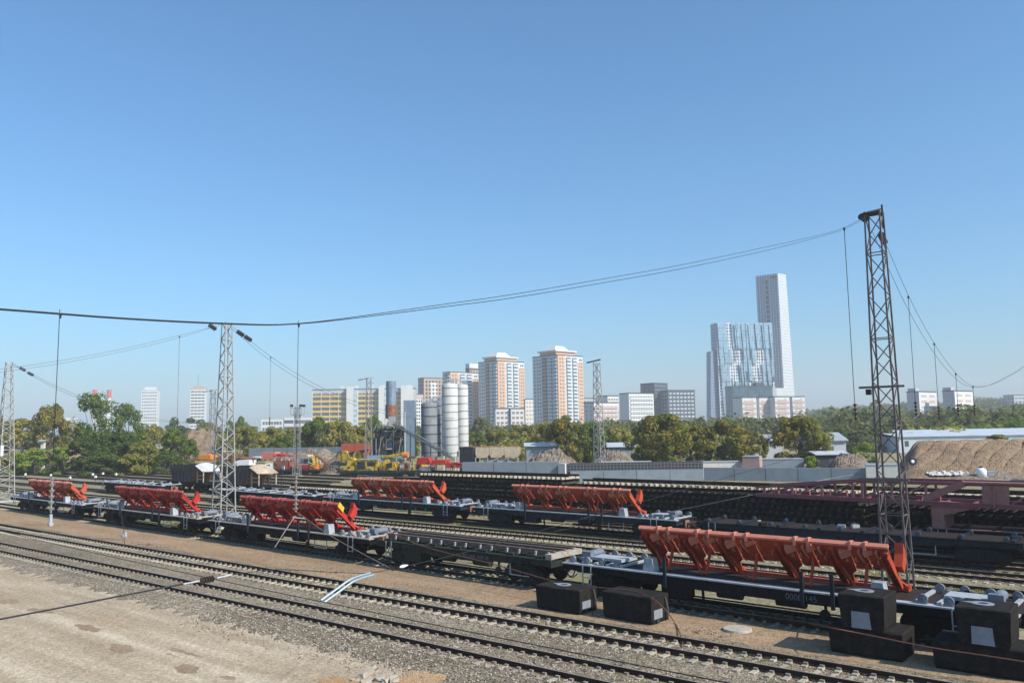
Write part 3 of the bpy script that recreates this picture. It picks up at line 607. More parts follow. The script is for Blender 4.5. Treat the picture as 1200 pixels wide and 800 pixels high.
# ================================================================== stacked track panels
ssl = sleeper_profile(MB(), 0, 0, .12, 2.7, .2, .03).mesh('sleeper', 'stack_sleeper')  # shade of the stack sides put into the colour
pale_sleeper = sleeper_profile(MB(), 0, 0, .12, 2.7, .2, .03).mesh('sleeper', 'concrete_sleeper')  # paler copy for the sunlit top layer
def panel(me, label, s_right, o, z, n, sp, k=0.0):
    t = thing('track_section', label, 'track section', TP(s_right, o, z), RZ - math.atan(k), 'track panels stacked in the yard')
    for y in (-HG, HG): rail_mb(-n * sp - .2, .2, y, .19 + .0).build('rail', 'rail_steel', t)
    for i in range(n): put('sleeper', me, t, (-(i + .5) * sp + random.uniform(-.03, .03), random.uniform(-.06, .06), 0), random.uniform(-.015, .015))
    return t
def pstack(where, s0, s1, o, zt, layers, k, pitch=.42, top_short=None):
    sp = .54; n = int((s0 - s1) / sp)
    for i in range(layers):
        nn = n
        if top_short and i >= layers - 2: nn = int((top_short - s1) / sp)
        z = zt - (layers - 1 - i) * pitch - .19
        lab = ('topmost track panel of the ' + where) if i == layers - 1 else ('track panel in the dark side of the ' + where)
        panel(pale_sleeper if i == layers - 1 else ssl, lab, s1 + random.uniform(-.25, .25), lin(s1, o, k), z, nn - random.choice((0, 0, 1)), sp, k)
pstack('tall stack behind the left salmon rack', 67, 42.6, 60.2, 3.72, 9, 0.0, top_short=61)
pstack('tall stack behind the right salmon rack', 42.0, 17.2, 60.4, 3.42, 8, 0.0)
pstack('stack behind the maroon crane boom', 16.7, -5, 60.6, 3.0, 7, 0.0)
pstack('second stack row farther behind the crane boom', 33, -4, 65.2, 3.05, 7, 0.0)
a = PO(348, 567, 66); b_ = PO(416, 568, 66)
pstack('low stack in front of the yellow machine', a.dot(TD), b_.dot(TD) - 4, 66, a.z, 4, 0.0)

# ================================================================== maroon track-laying crane boom
def crane_boom():
    s0 = 23.6; O = 57.1
    t = thing('crane_boom', 'maroon lattice crane boom lying on its wagon at the right edge', 'crane boom', TP(s0, O, 0), RZ)
    # local x: 0 at the tip, grows to the right along the track
    zb = lambda x: 3.0 - .01 * x; zt = lambda x: min(4.12, 3.5 + .085 * x)
    for y in (-1.35, 1.35):
        m = MB(); m.bar((0, y, zb(0)), (28, y, zb(28)), .2, .26); m.build('bottom_chord', 'maroon_paint', t)
        m = MB(); m.bar((0, y, zt(0)), (7.3, y, zt(7.3)), .14, .14); m.bar((7.3, y, zt(7.3)), (28, y, 4.1), .2, .2); m.build('top_chord', 'maroon_paint', t)
        xs = [.6, 2.6, 4.6, 6.6, 7.2, 9.0, 11.0, 13.0, 15.6, 16.4]
        for i, x in enumerate(xs[:7]):
            m = MB(); m.bar((x, y, zb(x)), (x, y, zt(x)), .14, .14); m.build('post', 'faded_maroon' if y < 0 else 'maroon_paint', t)
        for a, b in ((.6, 2.6), (2.6, 4.6), (4.6, 6.6), (7.2, 9.0), (9.0, 11.0)):
            m = MB(); m.bar((a + .1, y, zb(a) + .1), (b - .1, y, zt(b) - .1), .09, .09); m.build('diagonal', 'faded_maroon' if y < 0 else 'maroon_paint', t)
    for i in range(9):
        x = .6 + i * 1.6; m = MB(); m.bar((x, -1.35, zb(x)), (x, 1.35, zb(x)), .1, .1); m.build('cross_tie', 'maroon_paint', t)
    # thick part: sloping box strut, twin panels, closed bays
    m = MB(); m.bar((10.9, -1.5, 3.15), (13.2, -1.5, 4.18), .16, .42); m.build('box_strut', 'faded_maroon', t)
    m = MB(); m.b2(12.9, 16.4, -1.62, -.9, 4.15, 4.27); m.build('cover', 'faded_maroon', t)
    for x0, x1 in ((14.05, 14.7), (14.74, 15.45)):
        m = MB(); m.prism([(x0, -1.52, 3.0), (x1, -1.52, 3.0), (x1 + .06, -1.52, 4.1), (x0 + .06, -1.52, 4.1)], (0, .1, 0)); m.build('side_panel', 'faded_maroon', t)
    m = MB(); m.bar((14.7, -1.58, 2.85), (14.75, -1.58, 4.1), .06, .1); m.build('stiffener', 'faded_maroon', t)
    for a, b in ((15.6, 17.1), (17.4, 18.7)):
        m = MB(); m.bar((a, -1.42, 3.05), (b, -1.42, 4.0), .09, .09); m.build('diagonal', 'faded_maroon', t)
    m = MB(); m.bar((17.2, -1.42, 3.0), (17.2, -1.42, 4.05), .14, .14); m.build('post', 'faded_maroon', t)
    m = MB(); m.b2(16.6, 19.0, -1.3, -1.24, 3.05, 4.0); m.build('back_panel', 'maroon_paint', t)
    m = MB(); m.b2(19.0, 21.6, -1.5, -1.4, 2.95, 4.05); m.build('side_panel', 'faded_maroon', t)
    m = MB(); c = (20.1, -1.52, 3.5); ring = [(c[0] + .62 * math.cos(a), -1.52, c[2] + .42 * math.sin(a)) for a in [math.pi / 8 + i * math.pi / 4 for i in range(8)]]
    for a, b in zip(ring, ring[1:] + ring[:1]): m.bar(a, b, .07, .07)
    m.build('hatch_frame', 'maroon_paint', t)
    m = MB(); m.prism([(11.2, -1.3, 1.35), (11.9, -1.3, 1.35), (11.9, -1.3, 2.2), (13.8, -1.3, 2.72), (11.2, -1.3, 2.86)], (0, 2.6, 0)); m.build('support_leg', 'faded_maroon', t)
    m = MB(); m.prism([(16.5, -1.3, 2.86), (18.9, -1.3, 2.86), (19.25, -1.3, 1.3), (18.7, -1.3, 1.3), (18.3, -1.3, 2.3)], (0, 2.6, 0)); m.build('support_leg', 'rust_brown', t)
    m = MB(); m.b2(11.5, 19.6, -1.35, -1.05, 1.16, 1.42); m.b2(11.5, 19.6, 1.05, 1.35, 1.16, 1.42); m.build('base_beam', 'faded_maroon', t)
    for i in range(10):
        x = 1.0 + i * 1.15; m = MB(); m.box((x, random.uniform(-.6, .6), zb(x) + .18), (.4, .3, .26)); m.build('pulley_block', 'maroon_paint', t)
    m = MB(); m.b2(15.4, 30, -.9, .9, 4.3, 4.34); m.build('roof_plate', 'machine_dark', t)
crane_boom()
low_wagon('dark flat wagon carrying the maroon crane boom at the right edge', (57.1, 0), 6.5, 13.0, 'frame_black', 'frame_black', 'plain', 15)

# ================================================================== concrete anchor blocks
def block(label, s_mid, o_mid, z, L, D, H, mat='block_black', taper=.06, ring=True, plate=None, yaw=0):
    t = thing('concrete_block', label, 'concrete block', TP(s_mid, o_mid, z), RZ + yaw, 'black concrete anchor blocks')
    m = MB(); x, y = L / 2, D / 2; c = .06
    bv = .045
    def loop(z, k): return [(-x + k, -y + k, z), (x - k, -y + k, z), (x - k * .6, y - k, z), (-x + k, y - k, z)]
    vs = loop(0, taper + .02) + loop(H * .12, taper * .6) + loop(H - bv, 0) + loop(H, bv)
    fs = [(3, 2, 1, 0), (12, 13, 14, 15)] + [(a * 4 + i, a * 4 + (i + 1) % 4, a * 4 + 4 + (i + 1) % 4, a * 4 + 4 + i) for a in range(3) for i in range(4)]
    m.add(vs, fs); m.build('body', mat, t)
    if ring:
        m = MB(); r0, r1 = .17, .34; n = 24; vs = []
        for zz in (H + .003, H + .025):
            for r in (r0, r1):
                for i in range(n): a = 2 * math.pi * i / n; vs.append((r * math.cos(a) - .1, r * math.sin(a) * .9, zz))
        fs = []
        for i in range(n):
            j = (i + 1) % n; fs += [(2 * n + i, 2 * n + j, 3 * n + j, 3 * n + i), (n + i, n + j, 3 * n + j, 3 * n + i), (i, j, 2 * n + j, 2 * n + i)]
        m.add(vs, fs); m.prism([(-.44, -.1, H + .004), (-.72, .0, H + .004), (-.42, .14, H + .004)], (0, 0, .018)); m.build('lifting_ring', 'plate_white', t)
        m = MB(); m.cyl((-.1, 0, H + .002), (-.1, 0, H + .012), .168, 20); m.build('socket', 'machine_dark', t)
    if plate == 'front':
        m = MB(); m.prism([(-.36, -y + .0 - .006, .06), (.3, -y - .006, .06), (.26, -y - .012, H * .52), (-.34, -y - .012, H * .52)], (0, .02, 0)); m.build('plate', 'plate_white', t)
    if plate == 'side':
        m = MB(); m.b2(x - .03, x + .012, -y + .18, -y + .82, H * .18, H * .5); m.build('plate', 'plate_white', t)
        m = MB(); m.b2(x - .03, x + .011, -y + .4, -y + .62, H * .02, H * .17); m.build('notch', 'machine_dark', t)
        m = MB(); m.tube([(x + .02, y - .3, H * .9), (x + .1, y - .25, H * .5), (x + .08, y - .2, .05)], .03); m.build('rope', 'cable_pale', t)
    return t
block('low black block with a white ring, leftmost of the four beside the sand strip', 22.25, 30.75, GZ + .04, 2.45, 1.35, 1.05, plate='side')
block('low black block with a rope over its top, second from the left beside the sand', 18.75, 30.95, GZ + .04, 2.5, 1.35, 1.12, ring=False, plate='side', yaw=R(-3))
block('black base block under the left stacked pair, near the right edge', 9.2, 31.3, GZ + .04, 2.5, 1.6, .95, ring=False)
block('ringed black block on top of the left stacked pair, with a white front plate', 9.2, 31.1, GZ + .995, 1.55, 1.6, 1.2, taper=.1, plate='front')
block('black base block under the right stacked pair, at the right edge', 5.65, 31.3, GZ + .04, 2.8, 1.6, .95, ring=False)
block('ringed black block on top of the right stacked pair, with a white front plate', 5.45, 31.1, GZ + .995, 1.6, 1.6, 1.2, taper=.1, plate='front')
# manhole disc, orange plate, stones, ropes
p = G(864, 738, GZ + .04); m = MB(); m.lathe([(.01, .1), (.5, .1), (.56, .085), (.58, 0)], n=28); o = m.build('concrete_disc', 'stone_pale', None, p); tag(o, 'round pale concrete lid lying on the sand between the block pairs', 'concrete lid')
p = G(866, 722, GZ + .04); m = MB(); m.prism([(-.36, -.1, 0), (.3, -.14, .02), (.42, .05, .03), (.1, .2, .1), (-.4, .12, .02)], (0, .02, .05)); o = m.build('orange_scrap', 'orange_paint', None, p); tag(o, 'small bright orange scrap plate on the sand beside the wagon track', 'scrap plate')
p = G(905, 727, GZ + .04); m = MB(); m.prism([(-.36, -.1, 0), (.35, -.14, .02), (.4, .1, .02), (-.3, .15, .06)], (0, .02, .04)); o = m.build('rusty_scrap', 'rust_brown', None, p); tag(o, 'rusty brown scrap plate on the sand left of the stacked blocks', 'scrap plate')

# ================================================================== masts
def lattice_mast(label, loc, rz, H, wb, wt, panels, mat, leg=.1, br=.05, top=None, group='lattice masts of the cross spans', name='lattice_mast'):
    t = thing(name, label, 'lattice mast', loc, rz, group)
    def cor(i, z):
        k = (wb + (wt - wb) * z / H) / 2; return Vector(((-k, k, k, -k)[i], (-k, -k, k, k)[i], z))
    for i in range(4):
        m = MB(); m.bar(cor(i, 0), cor(i, H), leg, leg, leg * .75, leg * .75); m.build('leg', mat, t)
    zs = [H * (1 - (1 - i / panels) ** 1.0) for i in range(panels + 1)]
    for f in range(4):
        a, b = f, (f + 1) % 4; m = MB()
        for k in range(panels):
            p, q = (cor(a, zs[k]), cor(b, zs[k + 1])) if (k + f) % 2 == 0 else (cor(b, zs[k]), cor(a, zs[k + 1])); m.bar(p, q, br, br)
            if k % 4 == 0: m.bar(cor(a, zs[k]), cor(b, zs[k]), br, br)
        m.build('bracing', mat, t)
    m = MB(); m.box((0, 0, -.1), (wb + .7, wb + .7, .3)); m.build('footing', 'concrete_pale', t)
    return t
def insulator(parent, p, q, r, n, mat='insulator_dark', rod='cable_dark', name='insulator'):
    p = Vector(p); q = Vector(q); d = q - p; m = MB(); m.cyl(p, q, r * .28, 8)
    for i in range(n):
        c = p + d * ((i + .5) / n); e = d.normalized() * (d.length / n * .36); m.cyl(c - e, c + e * .3, r, 12, r * .45)
    return m.build(name, mat, parent, smooth=False)
mR = lattice_mast('tall dark lattice mast rising behind the brick-red rack at right', TP(10.45, 40, GZ), RZ, 18.1, 1.08, .66, 18, 'dark_lattice', .085, .042)
m = MB(); m.b2(-.5, .36, -.4, .3, 17.97, 18.03); m.bar((-.42, -.4, 18.0), (.3, .3, 18.25), .06, .08); m.bar((.3, .3, 17.3), (.3, .3, 18.45), .07, .07); m.build('head_frame', 'machine_dark', mR)
m = MB()
for y in (-.4, .1): m.cyl((-.45, y - .07, 17.85), (-.45, y + .07, 17.85), .15, 14)
m.build('pulley', 'machine_dark', mR)
m = MB(); m.b2(-.95, 1.0, -.8, -.7, 9.75, 9.85); m.b2(-1.2, .9, -.72, -.62, 5.55, 5.68); m.build('bracket', 'dark_lattice', mR)
m = MB(); m.box((-.66, -.3, 9.6), (.22, .2, .26)); m.build('junction_box', 'machine_dark', mR)
mL = lattice_mast('pale galvanised lattice mast between the two crimson racks', TP(66, 40, GZ), RZ, 18.2, 1.5, .62, 22, 'galvanised', .1, .055)
mLL = lattice_mast('pale galvanised lattice mast cut by the left edge of the picture', TP(117.5, 40, GZ), RZ, 18.0, 2.0, .66, 22, 'galvanised', .1, .055)
m = MB(); m.box((1.2, -.9, 6.5), (.7, .3, 1.3)); m.build('sign_box', 'white_paint', mLL)
p = P(703, 556, 127); p.z = GZ
mm = lattice_mast('grey lattice mast standing by the concrete wall left of the round trees', p, RZ, 18.2, 1.35, .75, 20, 'galvanised', .1, .06)
m = MB(); m.bar((-1.6, -.4, 18.2), (.6, .2, 18.6), .14, .2); m.build('head_frame', 'machine_dark', mm)
for (px, yt, Y, lab, hd) in ((348, 476, 152, 'short grey lattice mast with a lamp platform, behind the red machine', 'plat'), (432, 444, 150, 'slim lattice mast with insulator arm beside the batching plant', 'arm'), (248, 458, 165, 'slim grey lattice mast seen just left of the pale mast', 'arm')):
    p = P(px, 540, Y); zt = P(px, yt, Y).z; p.z = GZ
    t = lattice_mast(lab, p, 0, zt - GZ, 1.3, .75, 16, 'grey_lattice', .1, .06)
    if hd == 'plat':
        m = MB(); m.b2(-1.0, 1.0, -1.0, 1.0, zt - GZ - 1.6, zt - GZ - 1.5)
        for x in (-1, 1):
            for y in (-1, 1): m.bar((x, y, zt - GZ - 1.5), (x, y, zt - GZ - .3), .06)
        m.b2(-1.02, 1.02, -1.02, -.98, zt - GZ - .35, zt - GZ - .28); m.build('platform', 'grey_lattice', t)
        for x, y in ((-.8, -1.1), (.9, -1.1), (1.1, .4)):
            m = MB(); m.box((x, y, zt - GZ + .1), (.5, .4, .45)); m.build('floodlight', 'machine_dark', t)
    else:
        m = MB(); m.bar((-2.0, 0, zt - GZ - .2), (.9, 0, zt - GZ + .25), .09); m.bar((-.4, 0, zt - GZ - .9), (.9, 0, zt - GZ - .7), .08); m.build('cross_arm', 'grey_lattice', t)
        insulator(t, (-1.9, 0, zt - GZ - .15), (-1.0, 0, zt - GZ), .16, 4); insulator(t, (-.7, 0, zt - GZ + .05), (.0, 0, zt - GZ + .15), .16, 4)

# ================================================================== wires of the flexible cross spans
def cable(label, pts, r, mat='cable_dark', sub=6, group='cables of the cross spans', name='cable', cat='cable'):
    P_ = [Vector(p) for p in pts]; out = []
    for i in range(len(P_) - 1):
        p0 = P_[max(i - 1, 0)]; p1 = P_[i]; p2 = P_[i + 1]; p3 = P_[min(i + 2, len(P_) - 1)]
        for k in range(sub):
            t = k / sub; out.append(.5 * ((2 * p1) + (p2 - p0) * t + (2 * p0 - 5 * p1 + 4 * p2 - p3) * t * t + (3 * p1 - p0 - 3 * p2 + p3) * t ** 3))
    out.append(P_[-1]); m = MB(); m.tube([q - out[0] for q in out], r, 6); o = m.build(name, mat, None, out[0]); return tag(o, label, cat, group)
SR, SL, SLL = 10.45, 66, 117.5
def pp(s, lst): return [TP(s, o, z) for o, z in lst]
tail_ = [TP(SR, o, z) for o, z in ((6.4, 9.57), (4.1, 9.49), (1.5, 9.53), (-4, 10))]
cable('upper cable sweeping down from the dark mast across the sky to the left edge', [PS(px, py, SR) for px, py in ((1016, 253), (988, 267.3), (960, 275.5), (900, 289), (800, 310), (700, 328), (600, 345), (520, 356.5), (450, 366.5), (353, 378.6))] + tail_, .007)
cable('lower twin of the cable sweeping down from the dark mast', [PS(px, py, SR) for px, py in ((1016, 255), (988, 268.8), (960, 277.5), (900, 293), (800, 314.5), (700, 332.5), (600, 349), (520, 359.5), (450, 368.5), (353, 379.2))] + [q - Vector((0, 0, .012)) for q in tail_], .0075)
for d, e in ((0, 0), (.3, -.18)):
    cable('one of two cables hanging from the dark mast towards the right edge', pp(SR + d, [(40.6, 17.3 + e), (45.5, 14.45 + e * .6), (50.6, 12.3 + e * .3), (55.7, 10.86), (60.8, 10.2), (68, 10.5 + e * .4), (76, 11.4 + e * .5), (85, 12.6 + e), (96, 14.6 + e)]), .01, 'cable_dark')
for d, e in ((0, 0), (.4, -.22)):
    cable('one of two pale cables running from the pale mast to the far left mast span', pp(SL + d, [(39.5, 17.7), (35.5, 16.4 + e), (29.5, 14.6 + e), (23, 13.1 + e), (17, 12.2 + e), (10, 11.6 + e)]), .017, 'cable_pale')
    cable('one of two cables dropping right from the pale mast behind the trees', pp(SL + d, [(40.5, 17.6), (44.6, 15.1 + e), (49.3, 12.8 + e), (55, 10.9 + e), (62, 9.6 + e), (70, 9.2)]), .017, 'cable_pale')
    cable('one of two cables dropping right from the mast at the left edge', pp(SLL + d, [(40.5, 17.4), (46, 14.6 + e), (52, 12.3 + e), (60, 10.2 + e), (70, 9.3)]), .022, 'cable_pale')
for (s, o, z, r) in ((SL, 38.6, 17.35, .22), (SL, 41.4, 17.0, .22), (SL, 42.2, 16.6, .22), (SLL, 41.6, 16.8, .25), (SLL, 42.6, 16.2, .25), (SLL, 38.3, 17.3, .25), (SR, 41.3, 16.75, .16)):
    t = thing('strain_insulator', 'dark strain insulator in the cables beside a mast head', 'insulator', TP(s, o, z), RZ, 'strain insulators by the mast heads')
    insulator(t, (0, -.35, .18), (0, .35, -.18), r, 5, name='disc_string')
def dropper(label, s, o, zt, zb, r, kind, mat='cable_dark'):
    t = thing('dropper', label, 'hanger wire', TP(s, o, zt), RZ, 'hanger wires with insulators')
    m = MB(); m.cyl((0, 0, .06), (-.015, 0, zb - zt + .6), r, 6); m.build('wire', mat, t)
    k = r / .006; m = MB(); m.box((0, 0, .0), (.02 * k, .045 * k, .03 * k)); m.prism([(-.025 * k, 0, 0), (.025 * k, 0, 0), (.0, 0, -.07 * k)], (0, .02, 0)); m.build('clamp', 'machine_dark', t)
    if kind == 'glass':
        insulator(t, (-.015, 0, zb - zt + .6), (-.015, 0, zb - zt + .18), .036, 6, 'glass_insulator'); m = MB(); m.box((-.015, 0, zb - zt + .11), (.028, .03, .11)); m.cyl((-.04, 0, zb - zt + .05), (.015, 0, zb - zt + .05), .025, 10); m.build('fitting', 'pale_metal', t)
    elif kind == 'brown':
        insulator(t, (-.015, 0, zb - zt + .6), (-.015, 0, zb - zt + .02), .042, 9, 'insulator_brown')
    else:
        insulator(t, (-.015, 0, zb - zt + .75), (-.015, 0, zb - zt), .095, 4, 'insulator_dark')
    return t
dropper('hanger with glass insulator dangling before the orange-red rack at left', SR, 4.08, 9.48, 6.92, .0045, 'glass')
dropper('hanger with ribbed brown insulator dangling before the crimson rack', SR, 7.55, 9.66, 6.78, .0045, 'brown')
for o, z, zb, lab in ((35.3, 16.2, 8.0, 'long hanger wire left of the dark mast, dark insulator at its end'), (45.4, 14.4, 8.2, 'hanger wire first to the right of the dark mast'), (50.5, 12.3, 8.0, 'hanger wire second to the right of the dark mast'), (55.7, 10.8, 8.2, 'short hanger wire third to the right of the dark mast'), (60.8, 10.15, 8.2, 'shortest hanger wire, at the low point of the right-hand cables')):
    dropper(lab, SR, o, z, zb, .014, 'dark')
for o, z in ((35.5, 16.3),): dropper('thin hanger wire between the pale masts, left of the white tower blocks', SL, o, z, 8.5, .016, 'dark', 'cable_pale')
dropper('thin hanger wire right of the pale mast', SL, 44.6, 15.0, 8.6, .016, 'dark', 'cable_pale')
cable('thin level cable joining the hanger wires right of the dark mast', pp(SR, [(34, 8.4), (40, 8.25), (50, 8.2), (61, 8.3), (75, 8.4), (95, 8.6)]), .01)
# lower fixing cable near the camera, its insulator and the two pale blue registration arms
cable('taut wire crossing the dirt road from the lower left corner', pp(SR, [(1.5, 5.93), (3.58, 5.97), (5.36, 6.01), (5.86, 6.02)]), .011, sub=3)
t = thing('line_insulator', 'dark ribbed insulator in the taut wire over the nearest track', 'insulator', TP(SR, 6.12, 6.02), RZ)
insulator(t, (0, -.1, 0), (0, .1, 0), .048, 5, name='disc_string')
m = MB(); m.cyl((0, -.36, -.005), (0, -.13, 0), .013, 6); m.cyl((0, .13, 0), (0, .36, .01), .013, 6); m.build('end_rod', 'pale_metal', t)
cable('faint wire running on from the insulator towards the rackless wagon', pp(SR, [(6.48, 6.03), (7.2, 6.0), (8.2, 5.82), (8.98, 5.69), (9.5, 5.69)]), .006, sub=3)
t = thing('line_insulator', 'small dark and white insulator pair in the wire before the rackless wagon', 'insulator', TP(SR, 9.55, 5.69), RZ)
insulator(t, (0, -.07, 0), (0, .05, 0), .04, 3, name='disc_string'); m = MB(); m.lathe([(.004, 0), (.018, .02), (.028, .08), (.018, .14), (.004, .2)], n=10); w_ = m.build('white_bell', 'white_paint', t); w_.rotation_euler = (-R(88), 0, 0); w_.location = (0, .1, 0)
cable('faint wire from the white bell to the wagon row', pp(SR, [(9.9, 5.69), (10.5, 5.7), (11.8, 5.75), (14, 5.9), (22, 6.4), (40, 7.6)]), .006, sub=3)
a = PS(434, 671, SR); b = PS(376, 703, SR - .02)
for k in (0, 1):
    off = TD * (-.0) + Vector((.055, 0, .0)) * k + Vector((0, 0, -.03)) * k
    mid = a.lerp(b, .45) + Vector((0, 0, .07))
    cable('one of two pale blue bent pipes hanging over the nearer rails', [a + off, a.lerp(mid, .5) + off + Vector((0, 0, .012)), mid + off, mid.lerp(b, .5) + off, b + off], .018, 'pipe_blue', 4, 'pale blue registration arms', 'registration_arm', 'registration arm')
cable('dark contact wire strung along the nearest track', [TP(s, 7.95 + (.02 * (s - 9.8)), 5.42 + .0006 * (s - 9.8) ** 2) for s in (3, 6, 9.8, 14, 20, 28, 40, 60, 90)], .0065, sub=4)
t = thing('hanging_clamp', 'small shiny clamp hanging in the air above the second track', 'clamp', TP(SR, 4.95, 6.76), RZ)
m = MB(); m.cyl((-.03, 0, -.02), (.03, 0, -.02), .03, 12); m.box((.035, 0, 0), (.03, .03, .055)); m.build('clamp_body', 'pale_metal', t); m = MB(); m.tube([(.0, 0, .02), (-.06, 0, .16), (-.1, 0, .3)], .004); m.tube([(.0, 0, -.05), (.04, 0, -.16)], .004); m.build('wire', 'cable_dark', t)
cable('short stay wire slanting down left from the brown insulator', [PS(346, 604, SR), PS(334, 622, SR), PS(322, 641, SR)], .008, 'cable_pale', 3)
cable('stay wire slanting down right from the brown insulator', [PS(349, 600, SR), PS(385, 626, SR), PS(428, 650, SR), PS(455, 664, SR)], .006, 'cable_pale', 3)
# ropes lying over the blocks
def gpt(px, py, z): return G(px, py, z)
cable('rusty rope from the rackless wagon across the two low blocks', [PO(455, 622, 32.6), PO(500, 641, 32.3), PO(580, 661, 31.9), PO(660, 683, 31.2), PO(735, 691, 30.9), PO(762, 700, 30.4), PO(778, 712, 30.2), G(790, 728, GZ + .1), G(797, 742, GZ + .1), G(801, 756, GZ + .1)], .022, 'cable_rust', 5, 'ropes lying by the blocks', 'rope', 'rope')
cable('rusty rope passing in front of the stacked blocks', [G(885, 718, GZ + .08), G(935, 727, GZ + .1), PO(968, 734, 30.05), PO(1010, 742, 29.95), PO(1090, 758, 29.85), PO(1150, 767, 29.8), PO(1215, 777, 29.8)], .022, 'cable_rust', 5, 'ropes lying by the blocks', 'rope', 'rope')
cable('thin wire slanting up across the stacked panels to the wall', [PO(650, 622, 51), PO(765, 603, 55), PO(870, 582, 58.5), PO(960, 563, 63), PO(1000, 556, 66)], .02, 'cable_pale', 4)

# ================================================================== yard behind: wall, plant, machines, piles
def at(px, Y, z=None):
    p = P(px, 500, Y); p.z = GZ if z is None else z; return p
def zof(py, px, Y): return P(px, py, Y).z
def wall_run(name, label, pa, pb, Ya, Yb, za, mat, th=.35, cat='wall', joints=4.0, cap=None):
    a, b = at(pa, Ya), at(pb, Yb); d = b - a; L = d.length; rz = math.atan2(d.y, d.x)
    t = thing(name, label, cat, a, rz); m = MB(); m.b2(0, L, 0, th, 0, za - GZ); m.build('wall_face', mat, t)
    if joints:
        n = int(L / joints)
        for i in range(1, n): m = MB(); m.b2(i * L / n - .03, i * L / n + .03, -.012, 0.002, .05, za - GZ - .05); m.build('joint', 'machine_dark', t)
    if cap: m = MB(); m.b2(0, L, -.06, th + .06, za - GZ + .003, za - GZ + .1); m.build('coping', cap, t)
    return t
zW = zof(541, 580, 128)
wall_run('concrete_wall', 'long blue-grey concrete wall left of the grey lattice mast', 541, 654, 128, 124, zW, 'concrete_wall', 1.2)
w1 = wall_run('concrete_wall', 'pale end face of the blue-grey concrete wall beside the grey mast', 653, 661, 123.6, 122.5, zof(543, 657, 123), 'brick_white', .8, joints=0)
wall_run('concrete_wall', 'blue-grey concrete wall under the dark stacked ties', 667, 822, 122, 121, zof(551, 740, 121.5), 'concrete_wall', .5)
wall_run('concrete_wall', 'blue-grey concrete wall running on from the dark ties to the white hut', 822.5, 1011, 121, 112, zof(548, 900, 117), 'concrete_wall', .5)
wall_run('white_hut', 'white brick hut behind the dark lattice mast', 1011.5, 1049, 111.5, 110, zof(545, 1030, 111), 'brick_white', 4, 'hut', joints=0, cap='roof_slate')
t = wall_run('tie_stack', 'dark stack of ties lying on the concrete wall', 663, 822, 122.6, 121.6, zof(542, 740, 122), 'stacked_ties', 2.4, 'stack', joints=0)
t.location.z = GZ; 
for px0, px1, Y, yt, lab, mat in ((868, 888, 124, 535, 'pinkish brick hut behind the concrete wall', 'brick_pink'), (889, 940, 128, 538, 'low grey wall behind the brick hut', 'concrete_wall'), (700, 762, 136, 540, 'low pale slab wall behind the dark ties', 'concrete_pale'), (806, 866, 127, 541.5, 'low white wall left of the brick hut', 'brick_white')):
    wall_run('yard_wall' if 'wall' in lab else 'brick_hut', lab, px0, px1, Y, Y - 1, zof(yt, (px0 + px1) / 2, Y), mat, 3.5 if 'hut' in lab else .4, 'wall' if 'wall' in lab else 'hut', joints=0, cap='roof_slate' if 'hut' in lab else None)
# dark fence behind the machines and far left
wall_run('yard_fence', 'dark mesh fence in front of the olive bushes at left centre', 292, 430, 185, 178, zof(524, 360, 181), 'concrete_wall', .1, 'fence', 3)
wall_run('yard_fence', 'low dark fence behind the far tracks at the left', 0, 200, 185, 180, zof(546, 100, 182), 'asphalt_roof', .1, 'fence', 3)

def mound(name, px0, px1, Y0, Y1, ytop, mat, seed, kind='stuff', rough=.5, ridge=0, nx=60, ny=18, flat=.6, eu=.4):
    a0, a1 = at(px0, Y0), at(px1, Y0); b0, b1 = at(px0, Y1), at(px1, Y1); H = zof(ytop, (px0 + px1) / 2, (Y0 + Y1) / 2) - GZ
    r = random.Random(seed); vs = []; fs = []
    ph = [(r.uniform(.3, 2.2), r.uniform(.3, 2.2), r.uniform(0, 6)) for _ in range(10)]
    for i in range(nx + 1):
        for j in range(ny + 1):
            u, v_ = i / nx, j / ny; p = a0.lerp(a1, u).lerp(b0.lerp(b1, u), v_)
            e = min(1, min(u, 1 - u) / eu); e = e * e * (3 - 2 * e); f = min(1, v_ / flat, (1 - v_) / .25); f = f ** .9
            n = sum(math.sin(p.x * q[0] + p.y * q[1] + q[2]) for q in ph) / 10
            h = H * e * f * (1 + n * rough * .6) + r.uniform(-.5, .5) * rough * .4 * e * f
            if ridge: h -= ridge * e * min(1, f * 1.3) * ((1 - abs(math.sin((p.x - p.y * .8) * 1.05 + math.sin(p.x * .45) * .5))) ** 3 * (.6 + .4 * math.sin(p.x * .6 + 1)) * 1.9)
            h += r.uniform(-.06, .06) * min(1, max(0, h)); vs.append((p.x, p.y, GZ - .05 + max(0, h)))
    for i in range(nx):
        for j in range(ny): k = i * (ny + 1) + j; fs.append((k, k + ny + 1, k + ny + 2, k + 1))
    m = MB(); m.add(vs, fs); o = m.build(name, mat); o['kind'] = kind; return o
mound('soil_mound', 1040, 1360, 113.5, 150, 515, 'soil', 5, 'structure', .07, .42, 340, 80, .6, .12)
mound('rubble', 596, 694, 131, 148, 530.5, 'rubble_mat', 6, rough=.7); mound('rubble', 676, 758, 132, 152, 529.5, 'rubble_mat', 8, rough=.7)
mound('rubble', 366, 440, 153, 164, 532.5, 'rubble_mat', 16, rough=.5); mound('rubble', 282, 440, 168, 180, 528, 'rubble_mat', 9, rough=.6); mound('rubble', 955, 1030, 122, 135, 532, 'rubble_mat', 10, rough=.6)
mound('soil_mound', 186, 280, 225, 290, 505, 'soil', 11, 'structure', .5); mound('rubble', 1090, 1210, 112, 117, 553, 'rubble_mat', 12, rough=.5)
mound('sand_bank', 60, 110, 260, 300, 497, 'soil', 14, 'structure', .2)
